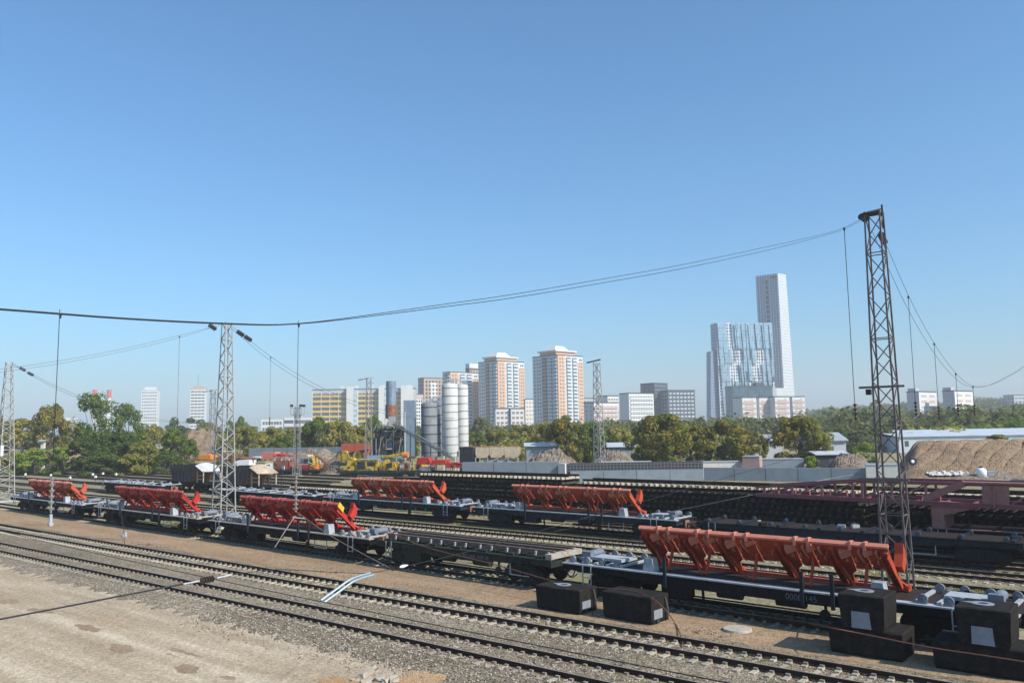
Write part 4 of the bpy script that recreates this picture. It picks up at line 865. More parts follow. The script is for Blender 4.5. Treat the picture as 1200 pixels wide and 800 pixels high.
def sheet(px0, px1, Y, yt, yb):
    p = at((px0 + px1) / 2, Y, zof(yb, px0, Y)); wd = (px1 - px0) / F * Y; r = random.Random(2); n = 26; vs = []; fs = []; H = zof(yt, px0, Y) - p.z
    for i in range(n):
        for j in range(6): vs.append((-wd / 2 + wd * i / (n - 1), j * .35 + r.uniform(-.1, .1), H * (j / 5) * (1 + .3 * math.sin(i * 1.3)) * (1 - abs(i / (n - 1) - .5) * .6) + r.uniform(-.1, .1)))
    for i in range(n - 1):
        for j in range(5): k = i * 6 + j; fs.append((k, k + 6, k + 7, k + 1))
    m = MB(); m.add(vs, fs); o = m.build('tarpaulin', 'tarp_white', None, p); tag(o, 'crumpled white tarpaulin at the foot of the soil mound', 'tarpaulin')
sheet(1088, 1136, 114.5, 552.5, 557)
t = thing('gas_tank', 'small upright white tank on the soil mound above the crane boom', 'tank', at(1146, 113.5, zof(560, 1146, 113.5))); m = MB(); m.lathe([(.65, 0), (.65, .95), (.55, 1.25), (.2, 1.4)], n=18); m.build('vessel', 'white_paint', t, smooth=True); m = MB(); m.lathe([(.22, 1.38), (.22, 1.62), (.05, 1.65)], n=10); m.build('valve_cap', 'machine_dark', t)
t = thing('crate', 'dark grey box beside the white tank on the mound', 'box', at(1157, 113.5, zof(560, 1157, 113.5))); m = MB(); m.b2(-.45, .55, 0, .8, 0, .85); m.build('box_body', 'steel_blue', t); m = MB(); m.b2(-.5, .6, -.04, .84, .853, .92); m.build('lid', 'pale_metal', t)
t = thing('tyre', 'old black tyre lying on the slope beside the dark mast', 'tyre', at(1067, 116, zof(540, 1067, 116))); m = MB()
pr = [(.3 + .14 * math.cos(a), .14 * math.sin(a)) for a in [i * math.pi / 4 for i in range(8)]]; n = 20; vs = []; fs = []
for i in range(n):
    a = 2 * math.pi * i / n
    for r_, h_ in pr: vs.append((1.35 * r_ * math.cos(a), h_, 1.35 * r_ * math.sin(a)))
for i in range(n):
    for j in range(8): fs.append((i * 8 + j, ((i + 1) % n) * 8 + j, ((i + 1) % n) * 8 + (j + 1) % 8, i * 8 + (j + 1) % 8))
m.add(vs, fs); m.build('rubber', 'machine_dark', t, smooth=True); m = MB(); m.cyl((0, -.05, 0), (0, .05, 0), .26, 14); m.build('rim', 'white_paint', t)

# ------------------------------------------------ silos and batching plant
def silo(label, px, Y, wpx, ytop, ybot, mat, rings=9, cone=False):
    z0 = zof(ybot, px, Y); z1 = zof(ytop, px, Y); r = wpx / F * Y / 2; t = thing('silo', label, 'silo', at(px, Y), 0, 'silos of the batching plant'); b = z0 - GZ; h = z1 - GZ
    m = MB(); m.lathe([(r * .98, b), (r, b + .1), (r, h - .3), (r * .9, h), (r * .2, h + .25)], n=28); o = m.build('shell', mat, t); 
    for p_ in o.data.polygons: p_.use_smooth = len(p_.vertices) == 4
    for i in range(rings):
        z = b + (h - b) * (i + .5) / rings; m = MB(); m.lathe([(r + .003, z - .07), (r + .05, z - .05), (r + .05, z + .05), (r + .003, z + .07)], n=28); m.build('ring', 'silo_grey' if mat == 'silo_white' else 'machine_dark', t)
    m = MB()
    for i in range(10):
        a = 2 * math.pi * i / 10; a2 = 2 * math.pi * (i + 1) / 10; c = lambda q, z: (r * .92 * math.cos(q), r * .92 * math.sin(q), z)
        m.bar(c(a, h - .1), c(a, h + .9), .06); m.bar(c(a, h + .9), c(a2, h + .9), .05)
    m.box((r * .3, 0, h + .5), (.7, .7, .7)); m.build('guard_rail', 'pale_metal', t)
    for x, y in ((-.7, -.7), (.7, -.7), (.7, .7), (-.7, .7)):
        m = MB(); m.bar((x * r, y * r, 0), (x * r, y * r, b + .2), .28); m.build('leg', mat, t)
    if cone: m = MB(); m.cyl((0, 0, b + .1), (0, 0, b - 1.4), r * .95, 20, r * .25); m.build('cone', mat, t)
    return t
silo('front tall white silo of the pair beside the conveyor foot', 527.5, 150, 19, 450, 535, 'silo_white', 9)
silo('rear tall white silo of the pair, the right one', 541.5, 156, 15, 451, 530, 'silo_white', 9)
silo('broad dark grey silo left of the white pair', 503, 158, 19, 472, 535, 'silo_grey', 6)
silo('narrow dark grey silo touching the white pair', 515.5, 162, 15, 470, 535, 'silo_grey', 6)
# sloping skirt beside the white silo
t = thing('chute', 'white sloping steel chute at the foot of the front white silo', 'chute', at(541, 149)); m = MB(); z0 = zof(541, 541, 149) - GZ; z1 = zof(527, 541, 149) - GZ
m.prism([(-.6, 0, z1), (1.4, 0, z0), (1.4, 0, 0), (-.6, 0, 0)], (0, 1.6, 0)); m.build('plate', 'silo_white', t)
def plant():
    Y = 152; t = thing('batching_plant', 'concrete batching plant of dark steel frames beneath a grey tower bin', 'batching plant', at(457, Y))
    X = lambda px: (px - 457) / F * Y; Z = lambda py: zof(py, 457, Y) - GZ
    m = MB(); m.cyl((X(457), 1.5, Z(474)), (X(457), 1.5, Z(446)), .95, 20); o = m.build('tower_bin', 'steel_blue', t)
    m = MB(); m.cyl((X(457), 1.5, Z(490)), (X(457), 1.5, Z(474)), 1.1, 20); m.build('rusty_bin', 'rust_brown', t)
    m = MB(); m.b2(X(472), X(485), 1.0, 3.2, Z(535), Z(469)); m.build('blue_tower', 'steel_blue', t)
    m = MB(); m.cyl((X(474), .2, 0), (X(474), .2, Z(483)), .22, 10); m.build('pipe', 'pale_metal', t)
    for px in (437, 448, 460, 470):
        for y in (0, 3.2): m = MB(); m.bar((X(px), y, 0), (X(px), y, Z(500)), .2); m.build('column', 'machine_dark', t)
    for py in (535, 527, 512, 502):
        m = MB(); m.b2(X(436), X(471), -.1, 3.3, Z(py) - .12, Z(py)); m.build('floor_platform', 'machine_dark', t)
    for a, b in ((437, 448), (448, 460), (460, 470)):
        m = MB(); m.bar((X(a), -.05, Z(527)), (X(b), -.05, Z(513)), .1); m.bar((X(b), -.05, Z(512)), (X(a), -.05, Z(502)), .1); m.build('brace', 'machine_dark', t)
    m = MB(); m.cyl((X(451), 1.6, Z(514)), (X(451), 1.6, Z(502)), .5, 14, 1.5); m.build('hopper', 'silo_grey', t)
    m = MB(); m.b2(X(452), X(464), .6, 2.6, Z(525), Z(516)); m.build('mixer', 'steel_blue', t)
    m = MB(); m.b2(X(456), X(463), -.6, .8, Z(498), Z(488)); m.build('conveyor_head', 'pale_metal', t)
    m = MB()
    for k in range(7): m.bar((X(440 + k * 4.5), -.15, Z(502)), (X(440 + k * 4.5), -.15, Z(497)), .06)
    m.bar((X(440), -.15, Z(497)), (X(467), -.15, Z(497)), .06); m.bar((X(440), -.15, Z(499.5)), (X(467), -.15, Z(499.5)), .05); m.build('railing', 'pale_metal', t)
    m = MB()
    for k, px in enumerate((441, 444, 453, 467)): m.bar((X(px), -.2, Z(533)), (X(px + (3 if k % 2 else 0)), -.2, Z(513)), .1)
    m.bar((X(451), -.25, Z(505)), (X(461), -.25, Z(505)), .12); m.bar((X(461), -.25, Z(505)), (X(461), -.25, Z(534)), .12); m.build('pipework', 'pale_metal', t)
    for x0, x1, z0, z1, y0 in ((439, 447, 527, 505, .3), (461, 469, 526, 513, .2), (447, 461, 534, 528, -.3), (463, 470, 511, 503, .5), (436, 440, 534, 514, 1)):
        m = MB(); m.b2(X(x0), X(x1), y0, y0 + 2, Z(z0), Z(z1)); m.build('cladding', 'machine_dark', t)
    for k in range(12):
        m = MB(); px = 438 + (k * 7) % 32; py = 504 + (k * 11) % 28; m.bar((X(px), -.25, Z(py)), (X(px + 3), -.2, Z(py - 5)), .09); m.build('pipework', ('pale_metal', 'rust_brown', 'silo_grey')[k % 3], t)
    m = MB(); m.b2(X(430), X(471), -.6, 4, 0, Z(540)); m.build('base', 'steel_blue', t)
plant()
a = P(461, 497, 151); b = P(529, 536, 145)
t = thing('conveyor', 'long inclined conveyor gallery rising from the silo foot to the batching plant', 'conveyor', a); d = b - a; up = Vector((0, 0, .55))
m = MB(); m.bar((0, 0, 0), d, 1.1, .1); m.build('belt', 'machine_dark', t)
for y in (-.6, .6):
    m = MB(); o_ = Vector((0, y, 0)); m.bar(o_, d + o_, .12, .14); m.bar(o_ + up, d + o_ + up, .1, .1); N = 18
    for i in range(N): m.bar(o_ + d * (i / N), o_ + d * ((i + 1) / N) + up, .05)
    m.build('side_truss', 'silo_grey', t)
m = MB()
for f in (.3, .65): q = d * f; m.bar(q, (q.x, q.y, GZ - a.z), .2)
m.build('trestle', 'silo_grey', t)
# aggregate bins
t = thing('aggregate_bin', 'tan steel aggregate hopper row on white legs right of the silos', 'hopper', at(582, 140)); X = lambda px: (px - 582) / F * 140; Z = lambda py: zof(py, 582, 140) - GZ
for i, (p0, p1) in enumerate(((557, 573), (573.5, 590), (590.5, 609))):
    m = MB(); m.prism([(X(p0), 0, Z(532)), (X(p1), 0, Z(532)), (X(p1 + (1 if i == 2 else 0)), 0, Z(524)), (X(p0), 0, Z(523.5))], (0, .1, 0)); m.prism([(X(p0) + .2, 0, Z(536)), (X(p1) - .5, 0, Z(536)), (X(p1), 0, Z(532)), (X(p0), 0, Z(532))], (0, 2.5, 0)); m.build('bin_wall', 'bin_tan', t)
    m = MB(); m.prism([(X(p0), 2.2, Z(532)), (X(p1), 2.2, Z(532)), (X(p1), 2.6, Z(523)), (X(p0), 2.6, Z(523))], (0, .1, 0)); m.build('back_wall', 'rust_brown', t)
for px in (557, 571, 583, 595, 605.5):
    m = MB(); m.bar((X(px), 0, 0), (X(px), 0, Z(535)), .2); m.build('leg', 'plate_white', t)
for p0, p1 in ((571, 583), (583, 595)): m = MB(); m.bar((X(p0), -.05, Z(543)), (X(p1), -.05, Z(536)), .12); m.build('brace', 'plate_white', t)
m = MB(); m.prism([(X(560), .3, Z(543)), (X(603), .3, Z(542.5)), (X(596), .3, Z(539.5)), (X(566), .3, Z(539.5))], (0, 1.6, 0)); m.build('discharge_belt', 'plate_white', t)
wall_run('dark_container', 'dark grey steel container between the white silo and the tan hopper', 538, 554, 141, 140, zof(524, 546, 140), 'machine_dark', 2.4, 'container', 0, cap='rust_brown')
wall_run('red_container', 'long red steel container half hidden behind the batching plant', 400, 431, 168, 168, zof(519.5, 415, 168), 'container_red', 2.4, 'container', 2)
wall_run('steel_shed', 'blue-grey steel shed wall at the foot of the batching plant', 430, 472, 146, 146, zof(533, 450, 146), 'steel_blue', .6, 'shed wall', 3)

# ------------------------------------------------ rail machines
def wheels(t, xs, y=-.8, r=.45, y2=.8):
    for x in xs: m = MB(); m.cyl((x, y - .07, r), (x, y + .07, r), r, 14); m.cyl((x, y2 - .07, r), (x, y2 + .07, r), r, 14); m.cyl((x, y, r), (x, y2, r), .08, 8); m.build('wheelset', 'wheel_steel', t)
def machine(label, px0, px1, Y, paint, plan, group=None, deckz=1.1, name='rail_machine', yaw=-.25):
    xm = (px0 + px1) / 2; t = thing(name, label, 'rail machine', at(xm, Y, -.2), yaw, group); W = (px1 - px0) / F * Y / math.cos(yaw)
    m = MB(); m.b2(-W / 2, W / 2, -1.2, 1.2, deckz - .35, deckz); m.build('frame', 'machine_dark', t); wheels(t, (-W / 2 + 1.0, -W / 2 + 2.7, W / 2 - 2.7, W / 2 - 1.0) if W > 7 else (-W / 2 + .9, W / 2 - .9))
    m = MB(); m.b2(-W / 2 + .5, W / 2 - .5, -1.0, -.5, .3, deckz - .36); m.build('underframe', 'machine_dark', t)
    for (nm, f0, f1, z0, z1, mt) in plan:
        x0, x1 = -W / 2 + W * f0, -W / 2 + W * f1; m = MB()
        if nm == 'drum': m.cyl((x0, 0, (z0 + z1) / 2), (x1, 0, (z0 + z1) / 2), (z1 - z0) / 2, 16)
        elif nm == 'reel': m.cyl(((x0 + x1) / 2, -.5, (z0 + z1) / 2), ((x0 + x1) / 2, .5, (z0 + z1) / 2), (z1 - z0) / 2, 18)
        elif nm == 'jib': m.bar((x0, 0, z0), (x1, 0, z1), .35, .45)
        elif nm in ('window', 'door', 'grille'): m.b2(x0, x1, -1.26, -1.19, z0, z1)
        elif nm == 'hood': m.prism([(x0, -1.1, z0), (x1, -1.1, z0), (x1 - .3, -1.1, z1), (x0 + .3, -1.1, z1)], (0, 2.2, 0))
        elif nm == 'post': m.bar((x0, -1.1, z0), (x0, -1.1, z1), .14)
        elif nm == 'roof': m.b2(x0, x1, -1.35, 1.35, z0, z1)
        else: m.b2(x0, x1, -1.2, 1.2, z0, z1)
        m.build({'box': 'housing', 'reel': 'reel', 'jib': 'jib', 'hood': 'engine_hood'}.get(nm, nm), mt, t)
    r = random.Random(label)
    for i in range(int(W * 1.6)):
        x = r.uniform(-W / 2 + .3, W / 2 - .3); z = r.uniform(deckz + .2, 2.9); k = r.random(); m = MB()
        if k < .4: m.box((x, -1.27, z), (r.uniform(.15, .6), .12, r.uniform(.1, .5)))
        elif k < .7: m.bar((x, -1.25, deckz), (x + r.uniform(-.3, .3), -1.25, z + .5), .07)
        else: m.tube([(x, -1.2, z), (x + r.uniform(.3, 1.2), -1.28, z + r.uniform(-.5, .4)), (x + r.uniform(1, 2), -1.2, z - .4)], .05)
        m.build('fitting', r.choice(('machine_dark', 'rust_brown', 'machine_dark', paint, 'steel_blue')), t)
    return t
ys, dk, rd_, wp, og = 'yellow_paint', 'machine_dark', 'crimson_paint', 'white_paint', 'orange_paint'
machine('large yellow rail-work train behind the left salmon rack', 396, 500, 146, ys,
        [('hood', .02, .22, 1.1, 1.9, ys), ('reel', .1, .2, 1.6, 3.3, ys), ('reel', .22, .3, 1.9, 3.1, ys), ('box', .215, .47, 1.1, 2.9, ys), ('grille', .24, .33, 1.3, 2.6, dk), ('window', .36, .45, 1.9, 2.6, dk), ('roof', .23, .47, 2.93, 3.05, 'bin_tan'), ('post', .5, .5, 1.1, 3.2, ys), ('hood', .5, .68, 1.1, 2.5, ys), ('reel', .52, .6, 2.2, 3.0, ys), ('window', .58, .64, 1.4, 2.3, dk), ('reel', .62, .72, 1.3, 2.6, ys), ('post', .69, .69, 1.1, 3.1, ys), ('box', .72, .82, 1.1, 2.3, 'rust_brown'), ('window', .735, .775, 1.5, 2.1, 'window_pale'), ('box', .83, .99, 1.1, 2.3, ys), ('window', .85, .89, 1.5, 2.1, 'window_pale'), ('window', .92, .97, 1.3, 2.1, dk), ('jib', .5, .78, 3.4, 4.0, ys), ('drum', .74, .8, 3.2, 4.2, og)])
machine('second yellow rail machine with tall reels, at the left end behind the long yellow train', 396, 436, 155, ys,
        [('reel', .05, .3, 2.2, 4.4, ys), ('hood', .3, .5, 1.1, 3.2, ys), ('reel', .5, .7, 2.6, 4.3, ys), ('box', .72, .98, 1.1, 3.0, ys), ('jib', .1, .9, 3.6, 4.4, dk)])
machine('red rail crane left of the tram-like white and red machine', 322, 346, 158, rd_, [('box', .1, .9, 1.1, 2.7, 'container_red'), ('grille', .2, .75, 1.4, 2.4, 'rust_brown'), ('roof', .05, 1.15, 3.5, 3.7, rd_), ('post', .15, .15, 2.7, 3.5, wp), ('post', .5, .5, 2.7, 3.5, wp), ('post', .9, .9, 2.7, 3.5, wp), ('box', .2, .45, 3.75, 4.0, rd_)])
machine('small rail car with white cab, red skirt and yellow corner', 352, 376, 156, wp, [('box', .05, .6, 1.1, 1.9, rd_), ('box', .05, .6, 1.9, 3.3, 'pale_metal'), ('window', .1, .26, 2.2, 3.0, dk), ('window', .32, .55, 2.2, 3.0, dk), ('hood', .0, .55, 3.32, 3.8, 'bin_tan'), ('box', .62, .75, 1.1, 3.4, ys), ('window', .64, .73, 2.0, 3.0, dk), ('box', .76, .95, 1.1, 1.9, og), ('jib', .8, 1.5, 3.6, 1.6, 'rust_brown')])
machine('orange machine with a glazed cab beside the second rusty hopper', 292, 319, 138, og, [('box', .4, .95, 1.1, 2.1, og), ('box', .5, .92, 2.12, 3.1, 'window_pale'), ('window', .52, .64, 2.3, 2.95, 'steel_blue'), ('window', .7, .82, 2.3, 2.95, 'steel_blue'), ('box', .0, .38, 1.1, 1.7, 'bin_tan'), ('roof', .46, .95, 3.13, 3.25, ys)])
machine('long yellow and orange rail crane standing behind the rusty hoppers', 216, 300, 150, og, [('box', .02, .5, 1.1, 2.3, 'yellow_paint'), ('window', .08, .2, 1.5, 2.1, dk), ('window', .26, .4, 1.5, 2.1, dk), ('post', .28, .28, 2.3, 3.4, ys), ('jib', .0, .7, 3.3, 3.7, 'rust_brown'), ('box', .24, .42, 3.4, 4.2, og), ('reel', .3, .38, 3.2, 4.4, og), ('box', .52, .9, 1.1, 2.0, 'steel_blue'), ('window', .56, .64, 1.4, 1.9, wp), ('reel', .74, .8, 2.0, 3.0, wp), ('box', .82, 1.0, 2.2, 3.2, wp), ('jib', .55, 1.05, 4.0, 3.4, 'rust_brown')])
machine('faded orange machine partly hidden behind the red rail crane', 296, 330, 176, og, [('box', .1, .4, 1.1, 2.6, 'pale_metal'), ('hood', .35, .95, 1.8, 3.9, 'salmon_lit_worn'), ('window', .15, .3, 1.6, 2.3, dk), ('roof', .1, .4, 2.7, 3.0, 'white_paint')])
machine('red flat trolley machine below the conveyor', 488, 548, 138, rd_, [('jib', .0, .95, 2.6, 2.3, rd_), ('box', .35, .6, 2.2, 3.0, rd_), ('box', .62, .98, 1.7, 2.5, 'crimson_paint'), ('hood', .02, .3, 2.3, 3.4, rd_), ('post', .7, .7, 1.0, 2.6, 'pale_metal'), ('box', .1, .3, 1.1, 1.8, 'steel_blue')])
# rusty ballast hoppers
def hopper(label, s, o, pale):
    t = thing('ballast_hopper', label, 'hopper wagon', TP(s, o, 0), RZ - math.atan(.02), 'rusty ballast hopper wagons'); h = 4.2
    m = MB(); m.b2(-5.2, 5.2, -1.3, 1.3, .95, 1.25); m.build('frame', 'frame_black', t)
    for x in (-3.4, 3.4): bogie(t, x, 'frame_black')
    for y in (-1.48, 1.42):
        m = MB(); m.prism([(-h, y, 3.55), (h - .9, y, 3.75), (h - 1.4, y, 2.4), (h - 2.2, y, 1.3), (-h + 1.2, y, 1.3)], (0, .06, 0)); m.build('side_wall', 'hopper_side', t)
    m = MB(); n = 10; pr = []
    for i in range(n + 1): u = i / n; pr.append((h - 1.2 + .15, -1.5 + 3.0 * u, 3.55 + .35 * math.sin(math.pi * u)))
    bt = [(h + 1.0, -1.5 + 3.0 * i / n, 2.75) for i in range(n + 1)]
    m.add(pr + bt + [(p[0], p[1], p[2] - .06) for p in pr] + [(p[0], p[1], p[2] - .06) for p in bt], [(i, i + 1, n + 2 + i, n + 1 + i) for i in range(n)] + [(2 * n + 2 + i, 3 * n + 3 + i, 3 * n + 4 + i, 2 * n + 3 + i) for i in range(n)]); m.build('end_slope', pale, t)  # sunlit end slope: the light is put into its pale colour
    m = MB(); m.prism([(-h, -1.4, 3.5), (-h, 1.4, 3.5), (-h + 1.2, 1.4, 1.3), (-h + 1.2, -1.4, 1.3)], (.06, 0, 0)); m.prism([(h - .9, -1.4, 3.4), (h - .9, 1.4, 3.4), (h - 2.2, 1.4, 1.3), (h - 2.2, -1.4, 1.3)], (.06, 0, 0)); m.build('end_wall', 'rust_brown', t)
    for x in (3.4, 5.0):
        for y in (-1.25, 1.25): m = MB(); m.bar((x, y, 1.25), (x, y, 2.85), .14); m.build('post', 'bin_tan', t)
    for z in (1.7, 2.2): m = MB(); m.bar((3.3, -1.28, z), (5.1, -1.28, z), .1); m.build('rail_bar', 'bin_tan', t)
    for i in range(6): m = MB(); x = -h + 1.0 + i * 1.05; m.b2(x, x + .09, -1.56, -1.484, 1.4, 3.5); m.build('rib', 'hopper_side', t)
    return t
sh = PO(222, 560, 60.8).dot(TD); hopper('left rusty ballast hopper with a pale grey curved end, left of the pale mast', sh, 61.4, 'concrete_pale')
sh = PO(285, 563, 60.8).dot(TD); hopper('right rusty ballast hopper with a tan end, right of the pale mast', sh, 61.2, 'bin_tan')
# little white track indicators
for px, py in ((30, 556), (53, 549), (57, 550), (64, 547), (74, 550), (76, 552), (96, 551), (104, 550), (109, 556), (112, 559), (121, 555), (136, 556), (139, 549), (60, 557), (82, 560)):
    p = G(px, py, .35); p.z = GZ
    t = thing('track_indicator', 'small white indicator lamp standing among the far sidings at left', 'track indicator', p, random.uniform(-.4, .4), 'white indicators among the far sidings')
    m = MB(); m.bar((0, 0, 0), (0, 0, .5), .12); m.build('post', 'machine_dark', t); m = MB(); m.box((0, 0, .66), (.34, .26, .3)); m.prism([(-.17, -.13, .811), (.17, -.13, .811), (0, -.13, .92)], (0, .26, 0)); m.build('lamp_box', 'white_paint', t)
t = thing('track_indicator', 'single white board on a thin post behind the crimson rack', 'track indicator', TP(PO(330, 570, 66).dot(TD), 66, GZ), RZ); m = MB(); m.bar((0, 0, 0), (0, 0, 3.3), .1); m.build('post', 'machine_dark', t); m = MB(); m.box((.3, 0, 3.4), (.6, .06, .45)); m.build('board', 'white_paint', t)

# ================================================================== city
def q_of(px, py=470):
    d = ray(px, py); return d.x / d.y
class Bld:
    """a block standing on its near corner: right face along local x, left face along local y"""
    def __init__(s, name, label, cat, pl, pc, pr, ytop, Y, yaw, group=None):
        s.c = at(pc, Y); ps = R(yaw); r = Vector((math.cos(ps), math.sin(ps))); l = Vector((-math.sin(ps), math.cos(ps)))
        def ln(px, d): q = q_of(px); return (q * s.c.y - s.c.x) / (d.x - q * d.y)
        s.a = ln(pr, r); s.b = ln(pl, l) if pl < pc else 14.0
        if not 3 < s.b < 70: s.b = 14.0
        s.h = zof(ytop, pc, Y) - GZ; s.t = thing(name, label, cat, s.c, ps, group); s.cells = {}
    def body(s, mat, name='wall', h0=0, h1=None, ins=0, roof='asphalt_roof'):
        h1 = h1 or s.h; m = MB(); m.b2(ins, s.a - ins, ins, s.b - ins, h0, h1); o = m.build(name, mat, s.t)
        if roof: m = MB(); m.b2(ins - .2, s.a - ins + .2, ins - .2, s.b - ins + .2, h1 + .003, h1 + .7); m.build('parapet', roof, s.t)
        return o
    def rect(s, face, u0, u1, z0, z1, out=.06):
        """corners of a box proud of a face; u runs 0..1 along it"""
        if face == 'R': return (s.a * u0, s.a * u1, -out, .05, z0, z1)
        return (-out, .05, s.b * u0, s.b * u1, z0, z1)
    def strip(s, face, u0, u1, mat, z0=0, z1=None, out=.25, name='wall_panel'):
        m = MB(); m.b2(*s.rect(face, u0, u1, z0, z1 or s.h - .3, out)); m.build(name, mat, s.t)
    def add(s, kind, mat, face, u0, u1, z0, z1, out): s.cells.setdefault((kind, mat), []).append((u1 - u0, s.rect(face, u0, u1, z0, z1, out)))
    def windows(s, face, us, w, n, mat='window_dark', z0=3, z1=None, fill=.5, out=.07, kind='window'):
        z1 = z1 or s.h - 1.2; fh = (z1 - z0) / n; L = s.a if face == 'R' else s.b; hw = w / L / 2
        for u in us:
            for k in range(n):
                zz = z0 + fh * (k + .5); s.add(kind, mat, face, u - hw, u + hw, zz - fh * fill / 2, zz + fh * fill / 2, out)
    def balconies(s, face, us, w, n, mat, z0=3, z1=None, out=1.1, pane='window_dark'):
        z1 = z1 or s.h - 1.2; fh = (z1 - z0) / n; L = s.a if face == 'R' else s.b; hw = w / L / 2
        for u in us:
            for k in range(n):
                zz = z0 + fh * k; s.add('balcony', mat, face, u - hw, u + hw, zz + .05, zz + fh * .48, out); s.add('balcony_window', pane, face, u - hw * .96, u + hw * .96, zz + fh * .5, zz + fh * .98, out * .6)
    def done(s):
        cnt = {}
        for (kind, mat), lst in s.cells.items():
            rest = MB()
            for w_, r in lst:
                cnt[kind] = cnt.get(kind, 0) + 1
                if cnt[kind] <= 100: m = MB(); m.b2(*r); m.build(kind, mat, s.t)
                else: rest.b2(*r)
            if rest.v: o = rest.build({'window': 'windows', 'balcony': 'balconies', 'balcony_window': 'balcony_windows'}.get(kind, kind + 's'), mat, s.t); o['kind'] = 'stuff'
        return s
def us(n, a=0.0, b=1.0): return [a + (b - a) * (i + .5) / n for i in range(n)]
# two orange and white residential towers
def tower(label, pl, pc, pr, yt, Y, n, dome=True):
    B = Bld('apartment_tower', label, 'apartment tower', pl, pc, pr, yt, Y, 43, 'orange and white apartment towers')
    B.body('panel_white')
    B.strip('R', .0, .27, 'panel_orange', 0, B.h - .4, .4); B.strip('R', .8, 1.0, 'panel_orange', 0, B.h - 5, .4)
    B.windows('R', [.09, .19], 1.6, n, 'window_blue', fill=.45, out=.45); B.windows('R', [.87, .94], 1.3, n, 'window_blue', fill=.45, out=.45)
    B.balconies('R', [.42, .66], B.a * .16, n, 'panel_white', out=1.2, pane='window_blue'); B.windows('R', [.3, .535, .765], 1.5, n, 'window_pale', fill=.5)
    B.strip('L', .42, .62, 'panel_brown', 0, B.h - 1, .2); B.balconies('L', [.52], B.b * .17, n, 'panel_tan', out=.8)
    B.balconies('L', [.1, .3], B.b * .14, n, 'panel_white', out=1.0, pane='window_blue'); B.windows('L', [.2, .7, .8, .92], 1.8, n, 'window_blue', fill=.55)
    if dome:
        a, b, h = B.a, B.b, B.h
        m = MB(); m.b2(a * .05, a * .8, b * .1, b * .75, h + .7, h + 3.4); m.build('upper_storey', 'panel_orange', B.t)
        m = MB(); m.b2(a * .0, a * .84, b * .06, b * .8, h + 3.4, h + 4.6); m.build('cornice', 'panel_white', B.t)
        m = MB(); x0, x1, y0, y1 = a * .08, a * .62, b * .15, b * .7; k = .22; z0, z1 = h + 4.6, h + 8.4
        m.add([(x0, y0, z0), (x1, y0, z0), (x1, y1, z0), (x0, y1, z0)] + [(x0 + (x1 - x0) * k, y0 + (y1 - y0) * k, z1), (x1 - (x1 - x0) * k, y0 + (y1 - y0) * k, z1), (x1 - (x1 - x0) * k, y1 - (y1 - y0) * k, z1), (x0 + (x1 - x0) * k, y1 - (y1 - y0) * k, z1)], [(0, 3, 2, 1), (4, 5, 6, 7), (0, 1, 5, 4), (1, 2, 6, 5), (2, 3, 7, 6), (3, 0, 4, 7)]); m.build('mansard_roof', 'panel_white', B.t)
    B.done(); return B
tower('big orange and white apartment tower right of the silos, standing clear against the sky', 625, 655, 684, 416, 640, 21)
tower('orange and white apartment tower directly behind the tall white silos', 561, 584, 615, 423, 700, 20)
tower('white apartment tower half hidden between the silo tops and its orange neighbour', 519, 528, 561, 436, 720, 18, False)
B = Bld('apartment_tower', 'part of a white tower with orange brow beside the rear white silo', 'apartment tower', 546, 551, 571, 432, 745, 43); B.body('panel_brown'); B.strip('R', .0, 1, 'panel_white', 0, B.h - 5, .3); B.windows('R', us(6, .1, .95), 1.6, 18, 'window_pale', out=.36)
m = MB(); m.b2(0, B.a * .6, 0, B.b, B.h + .7, B.h + 5); m.build('mansard_roof', 'panel_white', B.t); B.done()
B = Bld('apartment_block', 'tan apartment block with flat roof left of the white silo tops', 'apartment block', 490, 497, 521, 443, 760, 40); B.body('panel_tan'); B.strip('R', .3, .62, 'panel_white', 0, B.h - 4, .3); B.windows('R', us(6, .05, 1), 1.7, 14, 'window_dark', out=.36); B.windows('L', us(3, 0, 1), 1.6, 14); B.done()
B = Bld('apartment_block', 'low white block with dark window dots behind the silos', 'apartment block', 478, 484, 496, 462, 720, 40); B.body('panel_white'); B.strip('R', 0, 1, 'panel_pink', B.h - 4, B.h - .3, .2); B.windows('R', us(4, .05, .95), 1.6, 11); B.done()
